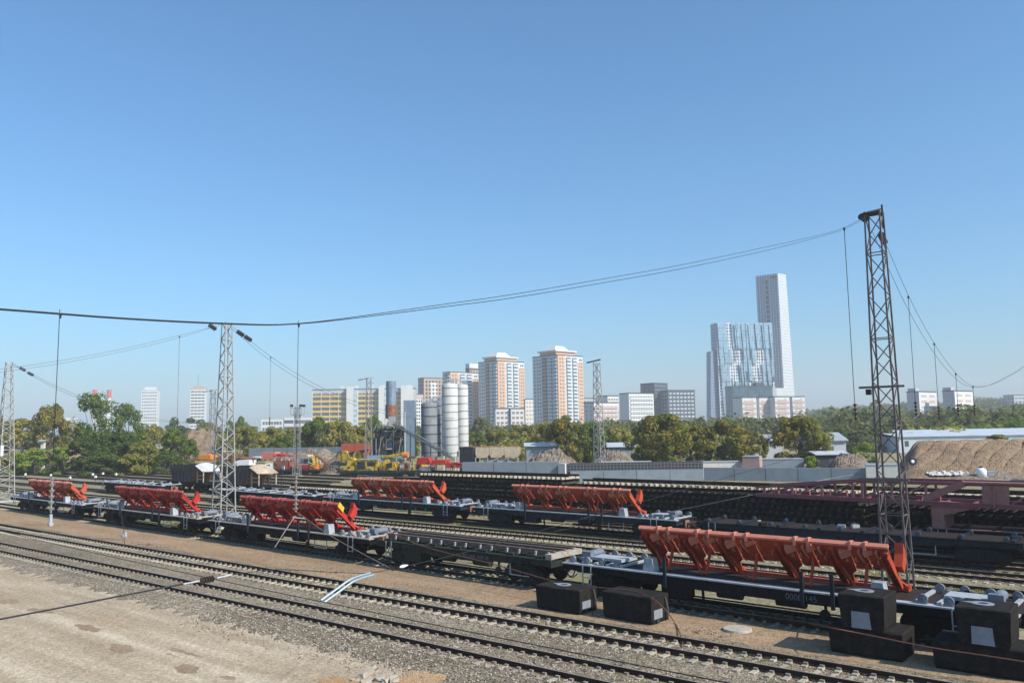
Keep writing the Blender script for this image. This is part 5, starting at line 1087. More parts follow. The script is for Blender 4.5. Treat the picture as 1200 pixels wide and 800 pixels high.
# long yellow building
def yellow():
    B = Bld('apartment_block', 'long apartment block with yellow balcony bands and white stair towers', 'apartment block', 364.5, 366, 487, 457, 700, 4); n = 9
    B.body('panel_grey', roof='panel_dark')
    secs = ((0.0, .335), (.44, .645), (.72, .86))
    for (u0, u1) in secs:
        for k in range(n):
            z = 2.0 + (B.h - 4) * k / n; fh = (B.h - 4) / n
            B.add('balcony', 'panel_yellow', 'R', u0, u1, z, z + fh * .42, 1.3)
        B.windows('R', us(int((u1 - u0) * 34), u0, u1), 2.2, n, 'window_dark', 2.0 + 0 * 1, B.h - 2.0, .42, .3)
        for k in range(int((u1 - u0) * 14) + 1):
            u = u0 + (u1 - u0) * k / (int((u1 - u0) * 14)); B.add('divider', 'panel_white', 'R', u - .002, u + .002, 2, B.h - 2, 1.4)
    for u0, u1 in ((.335, .395), (.645, .695), (.86, .975)):
        m = MB(); m.b2(B.a * u0, B.a * u1, -5.5, 1, 0, B.h + 2.5); m.build('stair_tower', 'panel_white', B.t)
    for u0, u1 in ((.397, .438), (.697, .718)):
        m = MB(); m.b2(B.a * u0, B.a * u1, -3.0, .5, 0, B.h - .6); m.build('glass_bay', 'window_pale', B.t)
        for k in range(n): m = MB(); z = 3 + (B.h - 4) * k / n; m.b2(B.a * u0 + .4, B.a * u1 - .4, -3.06, -2.95, z, z + .5); m.build('bay_mullion', 'window_blue', B.t)
    for u in (.26, .4, .55, .66, .92): m = MB(); m.b2(B.a * u, B.a * (u + .035), 3, 7, B.h + .7, B.h + 3.6); m.build('roof_house', 'panel_white', B.t)
    B.done()
yellow()
# two far white point blocks, chimneys
B = Bld('white_tower', 'slim white tower block standing alone right of the big green tree', 'tower block', 162, 164.5, 184.5, 457, 1050, 12, 'two distant white tower blocks'); B.body('panel_white', roof='panel_grey'); B.windows('R', us(7, .03, .97), 1.9, 15, 'window_blue', fill=.42); B.windows('L', us(2), 2, 15, 'window_blue')
m = MB(); m.b2(3, B.a - 3, 3, 10, B.h + .7, B.h + 4); m.build('roof_house', 'panel_white', B.t); B.done()
B = Bld('white_tower', 'white tower block with dark banding and an aerial left of the pale mast', 'tower block', 219, 222, 240.5, 456, 1050, 12, 'two distant white tower blocks'); B.body('panel_white', roof='panel_tan'); B.windows('R', us(4, .03, .97), B.a * .2, 15, 'window_dark', fill=.42); B.windows('L', us(2), 2, 15, 'window_dark')
m = MB(); m.b2(3, B.a - 3, 3, 10, B.h + .7, B.h + 4); m.build('roof_house', 'panel_tan', B.t); m = MB(); m.bar((B.a * .45, 6, B.h + 4), (B.a * .45, 6, B.h + 20), .5); m.build('aerial', 'grey_lattice', B.t); B.done()
for px, lab in ((109.5, 'left red and white chimney tip showing above the green tree'), (126.5, 'right red and white chimney tip showing above the green tree')):
    t = thing('chimney', lab, 'chimney', at(px, 1400), 0, 'distant red and white chimneys'); h = zof(456.5, px, 1400) - GZ; m = MB(); m.lathe([(5, 0), (3.6, h - 14)], n=16); m.build('shaft', 'panel_white', t); m = MB(); m.lathe([(3.75, h - 14), (3.6, h)], n=16); m.build('red_band', 'chimney_red', t)
for px0, px1, yt, Y, lab in ((306, 332, 491, 900, 'low white building left above the olive bushes'), (333, 345, 489, 905, 'low pale building between the two white ones'), (344, 366, 489, 880, 'low white building beside the yellow-banded block'), (68, 84, 489, 700, 'low white building behind the brown tree at left')):
    B = Bld('low_building', lab, 'building', px0 - 1, px0, px1, yt, Y, 8, 'low white buildings on the left skyline'); B.body('panel_white' if 'white' in lab else 'panel_grey', roof='panel_grey'); B.windows('R', us(7, .05, .95), 2.2, 3, 'window_dark', 1); B.windows('R', us(2, .2, .9), 3, 1, 'window_blue', B.h * .72, B.h * .92); B.done()
# mid city blocks
def slab(label, pl, pc, pr, yt, Y, yaw, wall, n, win='window_dark', cols=8, band=None, group=None, lcols=3, strip_=None):
    B = Bld('apartment_block', label, 'apartment block', pl, pc, pr, yt, Y, yaw, group); B.body(wall)
    if band:
        for k in range(n): z = 2 + (B.h - 3) * k / n; B.add('balcony', band, 'R', .04, .96, z, z + (B.h - 3) / n * .45, .5)
    if strip_:
        for u0, u1, mt in strip_: B.strip('R', u0, u1, mt, 0, B.h - .5, .3)
    B.windows('R', us(cols, .03, .97), B.a / cols * .62, n, win, 2 if band else 3, B.h - 1, .42, .36 if strip_ else .1); B.windows('L', us(lcols), B.b / max(1, lcols) * .3, n, win); B.done(); return B
slab('white slab block with grey end wall left of the dark blocks', 726, 738, 766, 461, 600, 28, 'panel_white', 9, 'window_dark', 9, 'panel_white', lcols=0)
slab('small white block with red loggias and grey end, first right of the grey mast', 700, 713, 725, 464, 620, 30, 'panel_white', 9, 'panel_brown', 4, None, None, 0)
slab('low block with pinkish loggias directly behind the grey mast', 684, 696, 724.5, 472, 560, 30, 'panel_white', 7, 'panel_pink', 6, 'panel_pink', lcols=2)
slab('dim white block peeping out between the big orange tower and the grey mast', 683, 684, 701, 467, 700, 20, 'panel_grey', 8, 'window_dark', 5)
slab('low white block tucked between the two orange towers', 614, 616, 627, 468, 720, 25, 'panel_white', 8, 'panel_tan', 3)
for pl, pc, pr, yt, lab in ((579, 581, 596, 479, 'left of two low white houses with brown loggias below the orange tower'), (597.5, 599, 614, 479, 'right of two low white houses with brown loggias below the orange tower')):
    slab(lab, pl, pc, pr, yt, 560, 12, 'panel_white', 5, 'panel_brown', 3, group='low white houses below the orange tower', lcols=0)
slab('dark glazed block, the taller left one', 751, 768, 783, 449, 800, 40, 'panel_dark', 13, 'window_blue', 5, 'panel_dark')
slab('dark glazed block, the lower right one with white window dots', 782, 784, 814.5, 457.5, 790, 20, 'panel_dark', 10, 'window_pale', 7)
for pl, pc, pr, yt, Y, lab in ((870, 871, 886, 466, 640, 'first from the left of the low pink-balconied blocks under the glass towers'), (890, 891, 904, 466, 645, 'second from the left of the low pink-balconied blocks under the glass towers'), (908.5, 909.5, 925, 465, 640, 'third from the left of the low pink-balconied blocks under the glass towers'), (928.5, 930, 943, 465, 700, 'rightmost low pink-balconied block under the glass towers')):
    slab(lab, pl, pc, pr, yt, Y, 14, 'panel_white', 6, 'panel_pink', 1, 'panel_pink', 'low pink-balconied blocks', 0, ((.0, .16, 'panel_white'), (.72, 1, 'panel_white')))
for pl, pc, pr, yt, Y, lab in ((1063, 1079, 1097.5, 459, 620, 'left of the twin white blocks with shaded grey sides above the far woods'), (1105, 1121, 1140, 458, 610, 'right of the twin white blocks with shaded grey sides above the far woods')):
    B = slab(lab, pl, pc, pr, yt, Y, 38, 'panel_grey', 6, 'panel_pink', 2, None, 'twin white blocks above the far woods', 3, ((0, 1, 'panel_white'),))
    m = MB(); m.b2(2, 8, 3, 9, B.h + .7, B.h + 3); m.build('roof_house', 'panel_grey', B.t)
slab('hazy grey block at the right edge above the woods', 1189, 1191, 1215, 463, 900, 15, 'panel_grey', 7, 'window_blue', 6)
# glass towers
def glass_tower():
    Y = 860; B = Bld('glass_tower', 'tall slim glass tower, tallest building on the skyline', 'skyscraper', 893, 921, 929, 320, Y, 52)
    a, b, h = B.a, B.b, B.h; k = 1.35
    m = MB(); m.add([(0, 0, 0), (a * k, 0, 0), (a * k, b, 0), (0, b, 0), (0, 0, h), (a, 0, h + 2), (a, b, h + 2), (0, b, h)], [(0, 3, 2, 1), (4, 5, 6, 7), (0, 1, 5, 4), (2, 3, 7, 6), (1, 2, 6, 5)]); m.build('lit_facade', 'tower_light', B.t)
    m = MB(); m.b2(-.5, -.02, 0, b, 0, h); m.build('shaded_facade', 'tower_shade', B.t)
    m = MB(); m.b2(-.8, -.5, b * .47, b * .58, h * .3, h - 6); m.build('recess_strip', 'panel_dark', B.t)
    for i in range(20): m = MB(); z = h * .33 + i * (h * .63) / 20; m.b2(-.95, -.8, b * .46, b * .59, z, z + .9); m.build('strip_slab', 'panel_grey', B.t)
    for i in range(9): m = MB(); y = b * (.04 + .92 * i / 8); m.b2(-.72, -.5, y - .2, y + .2, 0, h); m.build('fin', 'panel_white', B.t)
    m = MB(); m.b2(-.9, -.5, b * .03, b * .3, h - 4.5, h - 2.5); m.build('crown_slot', 'panel_dark', B.t)
    B.done()
glass_tower()
def glass_slab():
    Y = 840; B = Bld('glass_block', 'broad glass building with slanting strips of windows left of the slim tower', 'office tower', 837, 845, 909, 378, Y, 8)
    a, b, h = B.a, B.b, B.h; m = MB(); m.b2(0, a, 0, b, 0, h); m.build('core', 'curtain_grid', B.t)
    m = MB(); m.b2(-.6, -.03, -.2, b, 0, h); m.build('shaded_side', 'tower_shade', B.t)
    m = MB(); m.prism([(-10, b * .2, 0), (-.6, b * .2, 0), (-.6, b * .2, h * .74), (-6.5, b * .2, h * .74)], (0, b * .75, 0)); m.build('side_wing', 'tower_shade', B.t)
    r = random.Random(4); n = 12; W = a / n
    tiers = (0, .14, .3, .46, .62, .76, 1.0)
    for k in range(6):
        z0, z1 = h * tiers[k], h * tiers[k + 1]
        for i in range(n):
            if k < 5 and (i * 3 + k * 2) % 5 in (0, 2) and i > 1: continue
            if k == 5 and i == 2: continue
            sk = W * .22; x0 = i * W + W * .06 + (5 - k) * W * .12; x1 = x0 + W * (.92 if k == 5 or i < 2 else .7)
            x1 = min(x1, a - .2); o_ = -1.0 - .5 * ((i + k) % 2)
            if x1 - x0 < 1: continue
            m = MB(); m.prism([(x0 + sk, o_, z0), (min(x1 + sk, a), o_, z0), (x1, o_ - .3, z1 - .4), (x0, o_ - .3, z1 - .4)], (0, -o_ - .02, 0)); m.build('glass_panel', 'curtain_glass', B.t)
    for i in range(6):
        m = MB(); x = a * (.3 + .125 * i); m.bar((x + 2, -1.9, h * .66), (x, -1.9, h * .98), 1.1, .4); m.build('dark_gap', 'window_blue', B.t)
    for i in range(7):
        m = MB(); x = a * (.24 + .12 * i); k = (i * 2) % 3; m.bar((x + 3.4, -1.9, h * (.2 + .08 * k)), (x + 1.2, -1.9, h * (.5 + .05 * k)), 1.2, .4); m.build('dark_gap', 'window_blue', B.t)
    B.done()
glass_slab()
B = Bld('office_block', 'dark teal office block with a white right wing at the foot of the glass towers', 'office block', 857, 860, 906, 453, 700, 10); B.body('curtain_teal')
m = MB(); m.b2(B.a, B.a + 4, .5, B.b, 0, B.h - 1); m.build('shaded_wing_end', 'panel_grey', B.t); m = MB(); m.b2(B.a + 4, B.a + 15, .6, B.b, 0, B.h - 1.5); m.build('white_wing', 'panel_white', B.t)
m = MB(); m.b2(B.a * .62, B.a * .8, 2, 8, B.h + .7, B.h + 3.5); m.build('plant_room', 'panel_dark', B.t)
for i in range(5):
    for k in range(3): m = MB(); m.b2(B.a + 4.6 + i * 2, B.a + 5.8 + i * 2, .53, .62, B.h * .4 + k * 5, B.h * .4 + k * 5 + 1.4); m.build('window', 'window_dark', B.t)
for i in range(6): m = MB(); z = B.h * (.3 + .11 * i); m.b2(.3, B.a - .3, -.08, .02, z, z + .5); m.build('glazing_band', 'panel_dark', B.t)
B.done()
# low sheds among the trees
def shed(label, px0, px1, yt, ye, Y, roof, wall, depth=9, name='shed'):
    a, b = at(px0, Y), at(px1, Y); L = (b - a).length; h = zof(ye, px0, Y) - GZ; hr = zof(yt, px0, Y) - GZ; t = thing(name, label, 'shed', a, math.atan2((b - a).y, (b - a).x), None)
    m = MB(); m.b2(0, L, 0, depth, 0, h); m.build('wall', wall, t); m = MB(); m.prism([(-.4, -.5, h + .01), (-.4, depth * .5, hr), (-.4, depth + .5, h + .01), (-.4, depth + .5, h + .18), (-.4, depth * .5, hr + .18), (-.4, -.5, h + .18)], (L + .8, 0, 0)); m.build('roof', roof, t)
    for i in range(max(1, int(L / 4))): m = MB(); x = L * (i + .5) / max(1, int(L / 4)); m.b2(x - .5, x + .5, -.04, .02, h * .4, h * .75); m.build('window', 'window_dark', t)
    return t
shed('long low building with a wide pale metal roof behind the soil mound', 1052, 1330, 505.5, 512, 210, 'roof_pale', 'roof_pale', 34)
shed('small house with grey slate roof between the orange tree and the willow', 955, 990, 508, 517, 165, 'roof_slate', 'panel_grey')
shed('grey-roofed shed behind the olive tree left of the orange-topped tree', 876, 915, 510.5, 517, 170, 'roof_slate', 'panel_grey')
shed('pale blue-grey shed roof left of the round trees', 616, 652, 520, 523, 165, 'roof_pale', 'concrete_wall')
shed('blue-grey shed between the round trees behind the grey mast', 712, 742, 520, 524, 168, 'roof_pale', 'concrete_wall')
shed('low dark open shed under the orange-topped tree', 955, 990, 530, 533, 140, 'roof_pale', 'machine_dark', 5)
shed('white hut at the end of the shrubs left of the sand bank', 48.5, 52, 516, 517.5, 180, 'roof_slate', 'brick_white', .8)

# ================================================================== trees
def crown_mesh(name, seed, W, H, n, leaf, clumps=26, base=.12, dens=1.0, shape='round', mat='leaf_green'):
    r = random.Random(seed); m = MB(); cs = []
    for i in range(clumps):
        u = r.random(); z = base + (1 - base) * (u ** .8); a = r.uniform(0, 2 * math.pi)
        if shape == 'round': rad = math.sin(math.pi * min(1, max(.04, (z - base * .5) / (1.02 - base * .5)))) ** .6
        elif shape == 'bush': rad = (1 - z) ** .35
        else: rad = .35 + .65 * math.sin(math.pi * min(1, z * .9 + .1))
        k = rad * math.sqrt(r.uniform(.2, 1)); s_ = r.uniform(.11, .21)
        cs.append((Vector((k * W / 2 * math.cos(a) * .88, k * W / 2 * math.sin(a) * .88, z * H * .92)), s_ * W * .75, s_ * H * .62))
    for i in range(n):
        c, sx, sz = r.choice(cs); d = Vector((r.gauss(0, 1), r.gauss(0, 1), r.gauss(0, 1))); d.normalize(); q = r.uniform(.55, 1.05) ** .7
        p = c + Vector((d.x * sx * q, d.y * sx * q, d.z * sz * q)); p.z = max(p.z, .1)
        nn = (d + Vector((r.uniform(-.7, .7), r.uniform(-.7, .7), r.uniform(-.2, .9)))).normalized(); t1 = nn.cross(Vector((r.uniform(-1, 1), r.uniform(-1, 1), r.uniform(-1, 1)))).normalized(); t2 = nn.cross(t1)
        l1, l2 = leaf * r.uniform(.55, 1.3), leaf * r.uniform(.35, .8)
        m.add([p - t1 * l1, p - t2 * l2 * .8 + nn * .05, p + t1 * l1, p + t2 * l2], [(0, 1, 2, 3)])
    me = m.mesh(name, mat)
    return me, cs
def trunk_mesh(cs, H, seed, r0=.2):
    r = random.Random(seed); m = MB(); top = Vector((r.uniform(-.2, .2), r.uniform(-.2, .2), H * .55)); m.cyl((0, 0, -.1), top, r0, 8, r0 * .5)
    for c, sx, sz in cs[::2]:
        s_ = top * r.uniform(.35, .95); m.cyl(s_, c, r0 * .32, 5, r0 * .08)
    return m.mesh('trunk', 'bark')
CROWNS = {}
def proto(key, seed, W, H, n, leaf, **k):
    me, cs = crown_mesh('crown', seed, W, H, n, leaf, **k); CROWNS[key] = (me, trunk_mesh(cs, H, seed, .16 + .02 * H / 3), W, H)
proto('round1', 1, 8, 8, 7500, .25, clumps=36); proto('round2', 2, 9, 8, 7500, .25, clumps=40); proto('round3', 3, 8, 9, 7000, .26, clumps=34, base=.14)
proto('open', 4, 11, 14, 5200, .27, clumps=34, base=.22, shape='tall'); proto('bush1', 5, 6, 4, 3200, .2, clumps=22, base=.02, shape='bush'); proto('bush2', 6, 8, 4.5, 3600, .21, clumps=26, base=.02, shape='bush')
proto('far1', 7, 10, 11, 1500, .55, clumps=20, base=.1); proto('far2', 8, 12, 10, 1500, .55, clumps=22, base=.08)
LEAFNAME = {'leaf_green': 'green', 'leaf_dark': 'dark green', 'leaf_olive': 'olive green', 'leaf_yellow': 'yellowing', 'leaf_orange': 'orange-tinged', 'leaf_bright': 'bright green', 'leaf_brown': 'brownish', 'leaf_grey': 'grey-green'}
def tree(px, yt, Y, wpx, key, leaf, where, kind='tree', group=None, z=None):
    me, tr, W, H = CROWNS[key]; p = at(px, Y, z); h = zof(yt, px, Y) - p.z; w_ = wpx / F * Y
    shape = {'tree': 'tree', 'bush': 'bush'}[kind]; t = thing(shape, (LEAFNAME[leaf] + ' ' + shape + ' ' + where), shape, p, random.uniform(0, 6.28), group)
    c = put('crown' if kind == 'tree' else 'foliage', me, t); c.scale = (w_ / W, w_ / W, h / H); c.material_slots[0].link = 'OBJECT'; c.material_slots[0].material = MATS[leaf]
    b = put('trunk' if kind == 'tree' else 'stems', tr, t); b.scale = (min(w_ / W, 1.4), min(w_ / W, 1.4), h / H)
    return t
TREES = [
 (60, 472, 205, 44, 'round3', 'leaf_brown', 'with a dense round head near the left edge'), (112, 457, 185, 66, 'open', 'leaf_green', 'with an open crown, tallest at the left'), (150, 470, 190, 48, 'open', 'leaf_green', 'leaning out right of the tallest one'),
 (28, 490, 230, 66, 'round2', 'leaf_olive', 'broad, at the left edge behind the lattice mast'), (0, 486, 235, 40, 'round1', 'leaf_brown', 'cut by the left edge of the picture'), (178, 497, 200, 42, 'round1', 'leaf_yellow', 'left of the brown earth heap'), (205, 500, 190, 34, 'round3', 'leaf_green', 'narrow, beside the brown earth heap'),
 (140, 507, 176, 58, 'round2', 'leaf_dark', 'low and dense under the open crown'), (104, 510, 174, 46, 'round1', 'leaf_dark', 'dense, below the tallest crown'), (172, 516, 172, 44, 'round1', 'leaf_olive', 'low, behind the left hopper'),
 (248, 494, 330, 40, 'round1', 'leaf_olive', 'far off behind the pale mast'), (263, 510, 200, 30, 'round1', 'leaf_olive', 'small, at the right foot of the brown earth heap'), (222, 514, 196, 26, 'round2', 'leaf_green', 'small, at the left foot of the brown earth heap'), (228, 489, 400, 46, 'far1', 'leaf_dark', 'far off below the banded white tower'), (208, 489, 420, 36, 'far2', 'leaf_dark', 'far off between the white towers'), (282, 487, 340, 20, 'round3', 'leaf_green', 'small and round right of the pale mast top'), (268, 492, 350, 26, 'far1', 'leaf_green', 'far off beside the small round one'),
 (290, 498, 215, 46, 'round2', 'leaf_olive', 'first of the olive row right of the pale mast'), (318, 499, 220, 48, 'round1', 'leaf_yellow', 'second of the olive row'), (345, 500, 210, 46, 'round3', 'leaf_olive', 'third of the olive row, behind the lamp mast'), (374, 488, 200, 52, 'round1', 'leaf_green', 'large, left below the yellow-banded block'), (398, 492, 198, 48, 'round2', 'leaf_yellow', 'large and pale below the yellow-banded block'), (422, 497, 205, 40, 'round3', 'leaf_olive', 'behind the red container'), (440, 486, 230, 36, 'round1', 'leaf_green', 'behind the batching plant'), (478, 500, 220, 36, 'round1', 'leaf_olive', 'behind the dark silos'), (305, 507, 200, 40, 'round1', 'leaf_olive', 'low, in the middle of the olive row'), (335, 508, 198, 40, 'round2', 'leaf_green', 'low, left of the lamp mast'),
 (563, 488, 260, 36, 'round2', 'leaf_grey', 'just right of the white silos'), (588, 500, 220, 48, 'round1', 'leaf_olive', 'behind the tan hopper row'), (612, 497, 230, 46, 'round3', 'leaf_olive', 'right of the tan hopper row'), (556, 505, 215, 30, 'round3', 'leaf_green', 'low, at the foot of the white silos'),
 (664, 486, 165, 58, 'round1', 'leaf_orange', 'round, left of the grey mast'), (640, 494, 190, 40, 'round2', 'leaf_yellow', 'paler, left of the round one by the mast'), (690, 495, 168, 46, 'round2', 'leaf_green', 'directly behind the grey mast'), (722, 498, 185, 44, 'round3', 'leaf_yellow', 'right of the grey mast'),
 (776, 484, 152, 72, 'round2', 'leaf_orange', 'large, golden topped, above the dark ties'), (752, 492, 158, 44, 'round1', 'leaf_olive', 'left flank of the golden topped one'), (808, 495, 160, 48, 'round3', 'leaf_olive', 'right flank of the golden topped one'),
 (846, 491, 152, 64, 'round1', 'leaf_orange', 'round, above the low white wall'), (868, 502, 165, 36, 'round3', 'leaf_olive', 'small, beside the grey-roofed shed'), (888, 505, 158, 24, 'round1', 'leaf_yellow', 'thin and yellow before the grey-roofed shed'),
 (936, 487, 148, 74, 'round2', 'leaf_orange', 'big, orange topped, over the brick hut'), (958, 503, 144, 36, 'round1', 'leaf_olive', 'pale, right flank of the big orange topped one'), (1003, 503, 190, 40, 'round3', 'leaf_grey', 'willow-like right of the slate-roofed house'), (1030, 500, 220, 44, 'round1', 'leaf_green', 'behind the dark lattice mast'), (978, 500, 230, 40, 'round2', 'leaf_green', 'behind the slate-roofed house'),
 (1010, 518, 150, 44, 'bush2', 'leaf_bright', 'low and bright left of the dark mast')]
for a in TREES: tree(*a, kind='tree', group=None)
for a in ((40, 526, 176, 60, 'bush2', 'leaf_bright', 'tall and leafy by the far sidings at left'), (72, 522, 174, 44, 'bush1', 'leaf_bright', 'by the far sidings, second from the left'), (14, 532, 178, 40, 'bush1', 'leaf_olive', 'at the left edge by the far sidings'), (196, 528, 170, 40, 'bush2', 'leaf_dark', 'behind the left rusty hopper'), (120, 528, 168, 60, 'bush2', 'leaf_dark', 'dark, under the tallest tree'), (158, 530, 168, 44, 'bush1', 'leaf_olive', 'right of the dark one under the trees'),
 (1077, 519, 139, 30, 'bush1', 'leaf_bright', 'small, on the left crest of the soil mound'), (948, 533, 126, 26, 'bush1', 'leaf_bright', 'at the wall under the orange topped tree')):
    tree(*a, kind='bush')
tree(1167, 508, 141, 34, 'bush1', 'leaf_olive', 'alone on the crest of the soil mound', kind='bush', z=3.0)
# far woods: one mass each
hill = MB(); vs = []; nx = 60; ny = 12
for i in range(nx + 1):
    for j in range(ny + 1):
        x = -100 + 1700 * i / nx; y = 650 + 1100 * j / ny; u = min(1, max(0, (x - 150) / 450)); v_ = math.sin(math.pi * min(1, j / ny * 1.1) * .9) if j else 0
        vs.append((x, y, GZ - .2 + 20 * u * v_ * (1 + .12 * math.sin(x * .011))))
hill.add(vs, [(i * (ny + 1) + j, (i + 1) * (ny + 1) + j, (i + 1) * (ny + 1) + j + 1, i * (ny + 1) + j + 1) for i in range(nx) for j in range(ny)])
struct('hill', hill, 'yard_ground', kind='structure')
def woods(name, spots, leaf, seed, per=150, lf=1.0):
    r = random.Random(seed); m = MB()
    for (x, y, z, w_, h) in spots:
        cs = [(Vector((r.uniform(-.4, .4) * w_, r.uniform(-.4, .4) * w_, h * r.uniform(.3, .85))), r.uniform(.16, .3) * w_, r.uniform(.14, .24) * h) for _ in range(9)]
        for _ in range(per):
            c, sx, sz = r.choice(cs); d = Vector((r.gauss(0, 1), r.gauss(0, 1), r.gauss(0, 1))).normalized(); p = Vector((x, y, z)) + c + Vector((d.x * sx, d.y * sx, d.z * sz))
            n = (d + Vector((r.uniform(-.6, .6), r.uniform(-.6, .6), r.uniform(0, .8)))).normalized(); t1 = n.cross(Vector((r.uniform(-1, 1), r.uniform(-1, 1), .3))).normalized(); t2 = n.cross(t1); q = lf * r.uniform(.6, 1.2)
            m.add([p - t1 * q, p - t2 * q * .7, p + t1 * q, p + t2 * q * .7], [(0, 1, 2, 3)])
    o = m.build(name, leaf); o['kind'] = 'stuff'; return o
def band(px0, px1, Y0, Y1, n, h0, h1, seed, w0=8, w1=14, zf=None):
    r = random.Random(seed); out = []
    for _ in range(n):
        Y = r.uniform(Y0, Y1); p = at(r.uniform(px0, px1), Y); h = r.uniform(h0, h1); out.append((p.x, p.y, (zf(p.x, p.y) if zf else 0) + GZ, r.uniform(w0, w1), h))
    return out
def hz(x, y):
    u = min(1, max(0, (x - 150) / 450)); j = max(0, min(1, (y - 650) / 1100)); return 20 * u * math.sin(math.pi * min(1, j * 1.1) * .9) * (1 + .12 * math.sin(x * .011)) if y > 650 else 0
woods('far_woods', band(690, 1000, 300, 560, 210, 7, 12, 31), 'leaf_far', 31)
woods('far_woods', band(985, 1230, 260, 620, 230, 8, 15, 32), 'leaf_far', 32)
woods('hill_woods', band(930, 1230, 660, 1300, 420, 13, 19, 33, 12, 20, hz), 'leaf_far', 33, 110, 1.7)
woods('yellow_thicket', band(1050, 1160, 215, 300, 60, 4, 6.5, 34, 6, 10), 'leaf_yellow', 34, 130, .7)
woods('green_thicket', band(1110, 1230, 230, 330, 60, 5, 9, 38, 6, 10), 'leaf_green', 38, 130, .75)
woods('far_woods', band(-60, 330, 420, 700, 170, 7, 11, 35), 'leaf_far', 35)
woods('far_woods', band(330, 700, 400, 560, 190, 7, 11, 36), 'leaf_far', 36)
woods('roadside_scrub', band(560, 860, 185, 260, 110, 3.5, 6.5, 37, 5, 8), 'leaf_olive', 37, 150, .5)

# ------------------------------------------------ haze
bx = MB().b2(-3700, 3700, -420, 3700, GZ - 1, 190)
mh = bpy.data.materials.new('haze'); mh.use_nodes = True; n = mh.node_tree.nodes; n.clear(); o = n.new('ShaderNodeOutputMaterial'); v = n.new('ShaderNodeVolumePrincipled')
v.inputs['Color'].default_value = (0.96, 0.97, 1.0, 1); v.inputs['Density'].default_value = 0.00032; v.inputs['Anisotropy'].default_value = 0.0
mh.node_tree.links.new(v.outputs[0], o.inputs['Volume'])
hb = bx.build('haze', mh); hb['kind'] = 'stuff'

# ------------------------------------------------ damp patches, sand and broken stone by the road
def patch(name, px, py, rx, ry, mat, seed, dz=.034):
    r = random.Random(seed); c = G(px, py, GZ + dz); n = 70; vs = [c]
    for i in range(n):
        a = 2 * math.pi * i / n; k = 1 + .22 * math.sin(2 * a + seed) + .12 * math.sin(5 * a + seed * 2) + r.uniform(-.12, .12)
        q = c - TD * (math.cos(a) * rx * k) + ND * (math.sin(a) * ry * k); q.z = GZ + dz - .004; vs.append(q)
    m = MB(); m.add(vs, [(0, i + 1, (i + 1) % n + 1) for i in range(n)]); o = m.build(name, mat); o['kind'] = 'structure'; return o
ground_mat('mud', ((0.22, 0.155, 0.1), (0.27, 0.195, 0.13), (0.32, 0.24, 0.165)), grain=14, grain_amt=.2, bump=.01)
ground_mat('orange_sand', ((0.33, 0.2, 0.1), (0.45, 0.29, 0.16), (0.53, 0.38, 0.24)), grain=18, grain_amt=.25, bump=.06)
for i, (px, py, rx, ry) in enumerate(((103, 735, .85, .34), (142, 759, .8, .36), (219, 783, .75, .3), (8, 704, .9, .35), (48, 715, 1.0, .3), (268, 793, .3, .16), (205, 761, .3, .14))): patch('mud_patch', px, py, rx, ry, 'mud', i + 2)
patch('sand_patch', 492, 797, 1.1, .8, 'orange_sand', 4, .04); patch('sand_patch', 402, 799, .9, .5, 'orange_sand', 7, .04); patch('sand_patch', 288, 719, .6, .35, 'orange_sand', 9, .05)
for i, (px, py, a, b, c) in enumerate(((424, 793, .3, .24, .16), (434, 788, .26, .2, .2), (445, 796, .36, .22, .16), (461, 798, .3, .26, .16), (430, 799, .3, .2, .12), (439, 783, .2, .16, .12), (452, 799, .22, .2, .14), (416, 797, .2, .14, .1))):
    p = G(px, py, GZ + .03); m = MB(); r = random.Random(i); m.box((0, 0, c / 2 - .02), (a, b, c), r.uniform(0, 1.5)); m.v = [(x + r.uniform(-.06, .06), y + r.uniform(-.06, .06), z + r.uniform(-.04, .04)) for x, y, z in m.v]
    tag(m.build('stone_chunk', 'stone_pale', None, p), 'pale broken stone in the small heap at the bottom edge of the picture', 'stone', 'broken stones at the bottom edge')
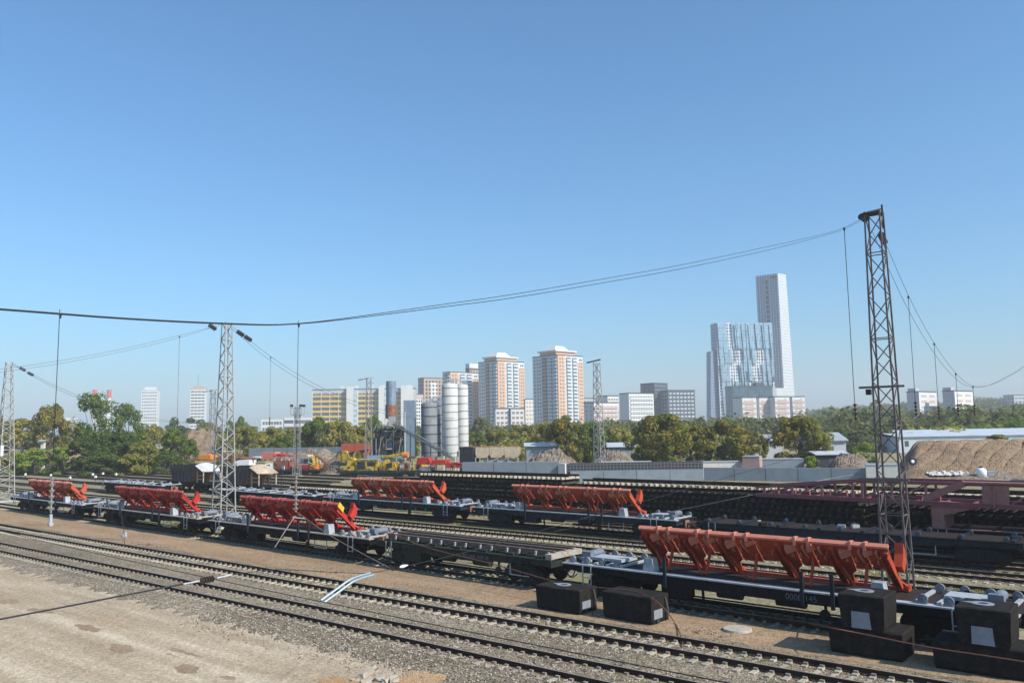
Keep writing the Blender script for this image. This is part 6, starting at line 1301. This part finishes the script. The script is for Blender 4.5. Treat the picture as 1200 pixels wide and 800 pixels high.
# tufts between the tracks, clods on the sand
def scatter(name, mat, n, s0, s1, o0, o1, h, seed, clod=False):
    r = random.Random(seed); m = MB()
    cl = [(r.uniform(s0, s1), r.uniform(o0, o1)) for _ in range(max(6, n // 60))]
    for _ in range(n):
        c = r.choice(cl); p = TP(c[0] + r.gauss(0, .8), min(o1, max(o0, c[1] + r.gauss(0, .25))), GZ + .015); k = r.uniform(.4, 1) * h; a = r.uniform(0, 3.14); d = Vector((math.cos(a), math.sin(a), 0))
        if clod: e = Vector((-d.y, d.x, 0)); m.add([p - d * k, p + e * k, p + d * k, p - e * k, p + Vector((k * .2, 0, k * .9))], [(0, 1, 4), (1, 2, 4), (2, 3, 4), (3, 0, 4)])
        else: m.add([p - d * k * .18, p + d * k * .18, p + d * r.uniform(-.5, .5) * k + Vector((0, 0, k))], [(0, 1, 2)])
    o = m.build(name, mat); o['kind'] = 'stuff'
scatter('grass', 'leaf_olive', 5000, -4, 75, 38.5, 47.2, .22, 1); scatter('grass', 'leaf_yellow', 2600, -4, 75, 39, 51, .2, 2); scatter('grass', 'leaf_olive', 1600, 3, 40, 27.0, 29.4, .13, 3); scatter('grass', 'leaf_bright', 500, 4, 30, 25, 26.5, .12, 8)
scatter('clods', 'rubble_mat', 1500, 3, 75, 30.2, 33.0, .07, 4, True)

def ballast_stones(mat, n, seed, lo, hi):
    r = random.Random(seed); m = MB()
    for _ in range(n):
        t = r.random() ** 1.6; sx = 1.5 + 34 * t; o = r.uniform(18.6, 29.3)
        if abs(abs(o - 23.13) - HG) < .12 or abs(abs(o - 27.63) - HG) < .12: continue
        z = -.17 if 22.2 < o < 24.1 else -.222 if o > 25 else GZ + .015 + max(0, min(1, (o - 19.4) / 2.4)) * .07
        p = TP(sx, o, z); k = r.uniform(lo, hi); a = r.uniform(0, 3.14); d = Vector((math.cos(a), math.sin(a), 0)); e = Vector((-d.y, d.x, 0)) * r.uniform(.6, 1)
        m.add([p - d * k, p + e * k, p + d * k, p - e * k, p + d * k * .3 + Vector((0, 0, k * r.uniform(.6, 1.1)))], [(0, 1, 4), (1, 2, 4), (2, 3, 4), (3, 0, 4)])
    o = m.build('gravel', mat); o['kind'] = 'stuff'
ballast_stones('stone_pale', 7000, 51, .025, .055); ballast_stones('rubble_mat', 5000, 52, .025, .06)
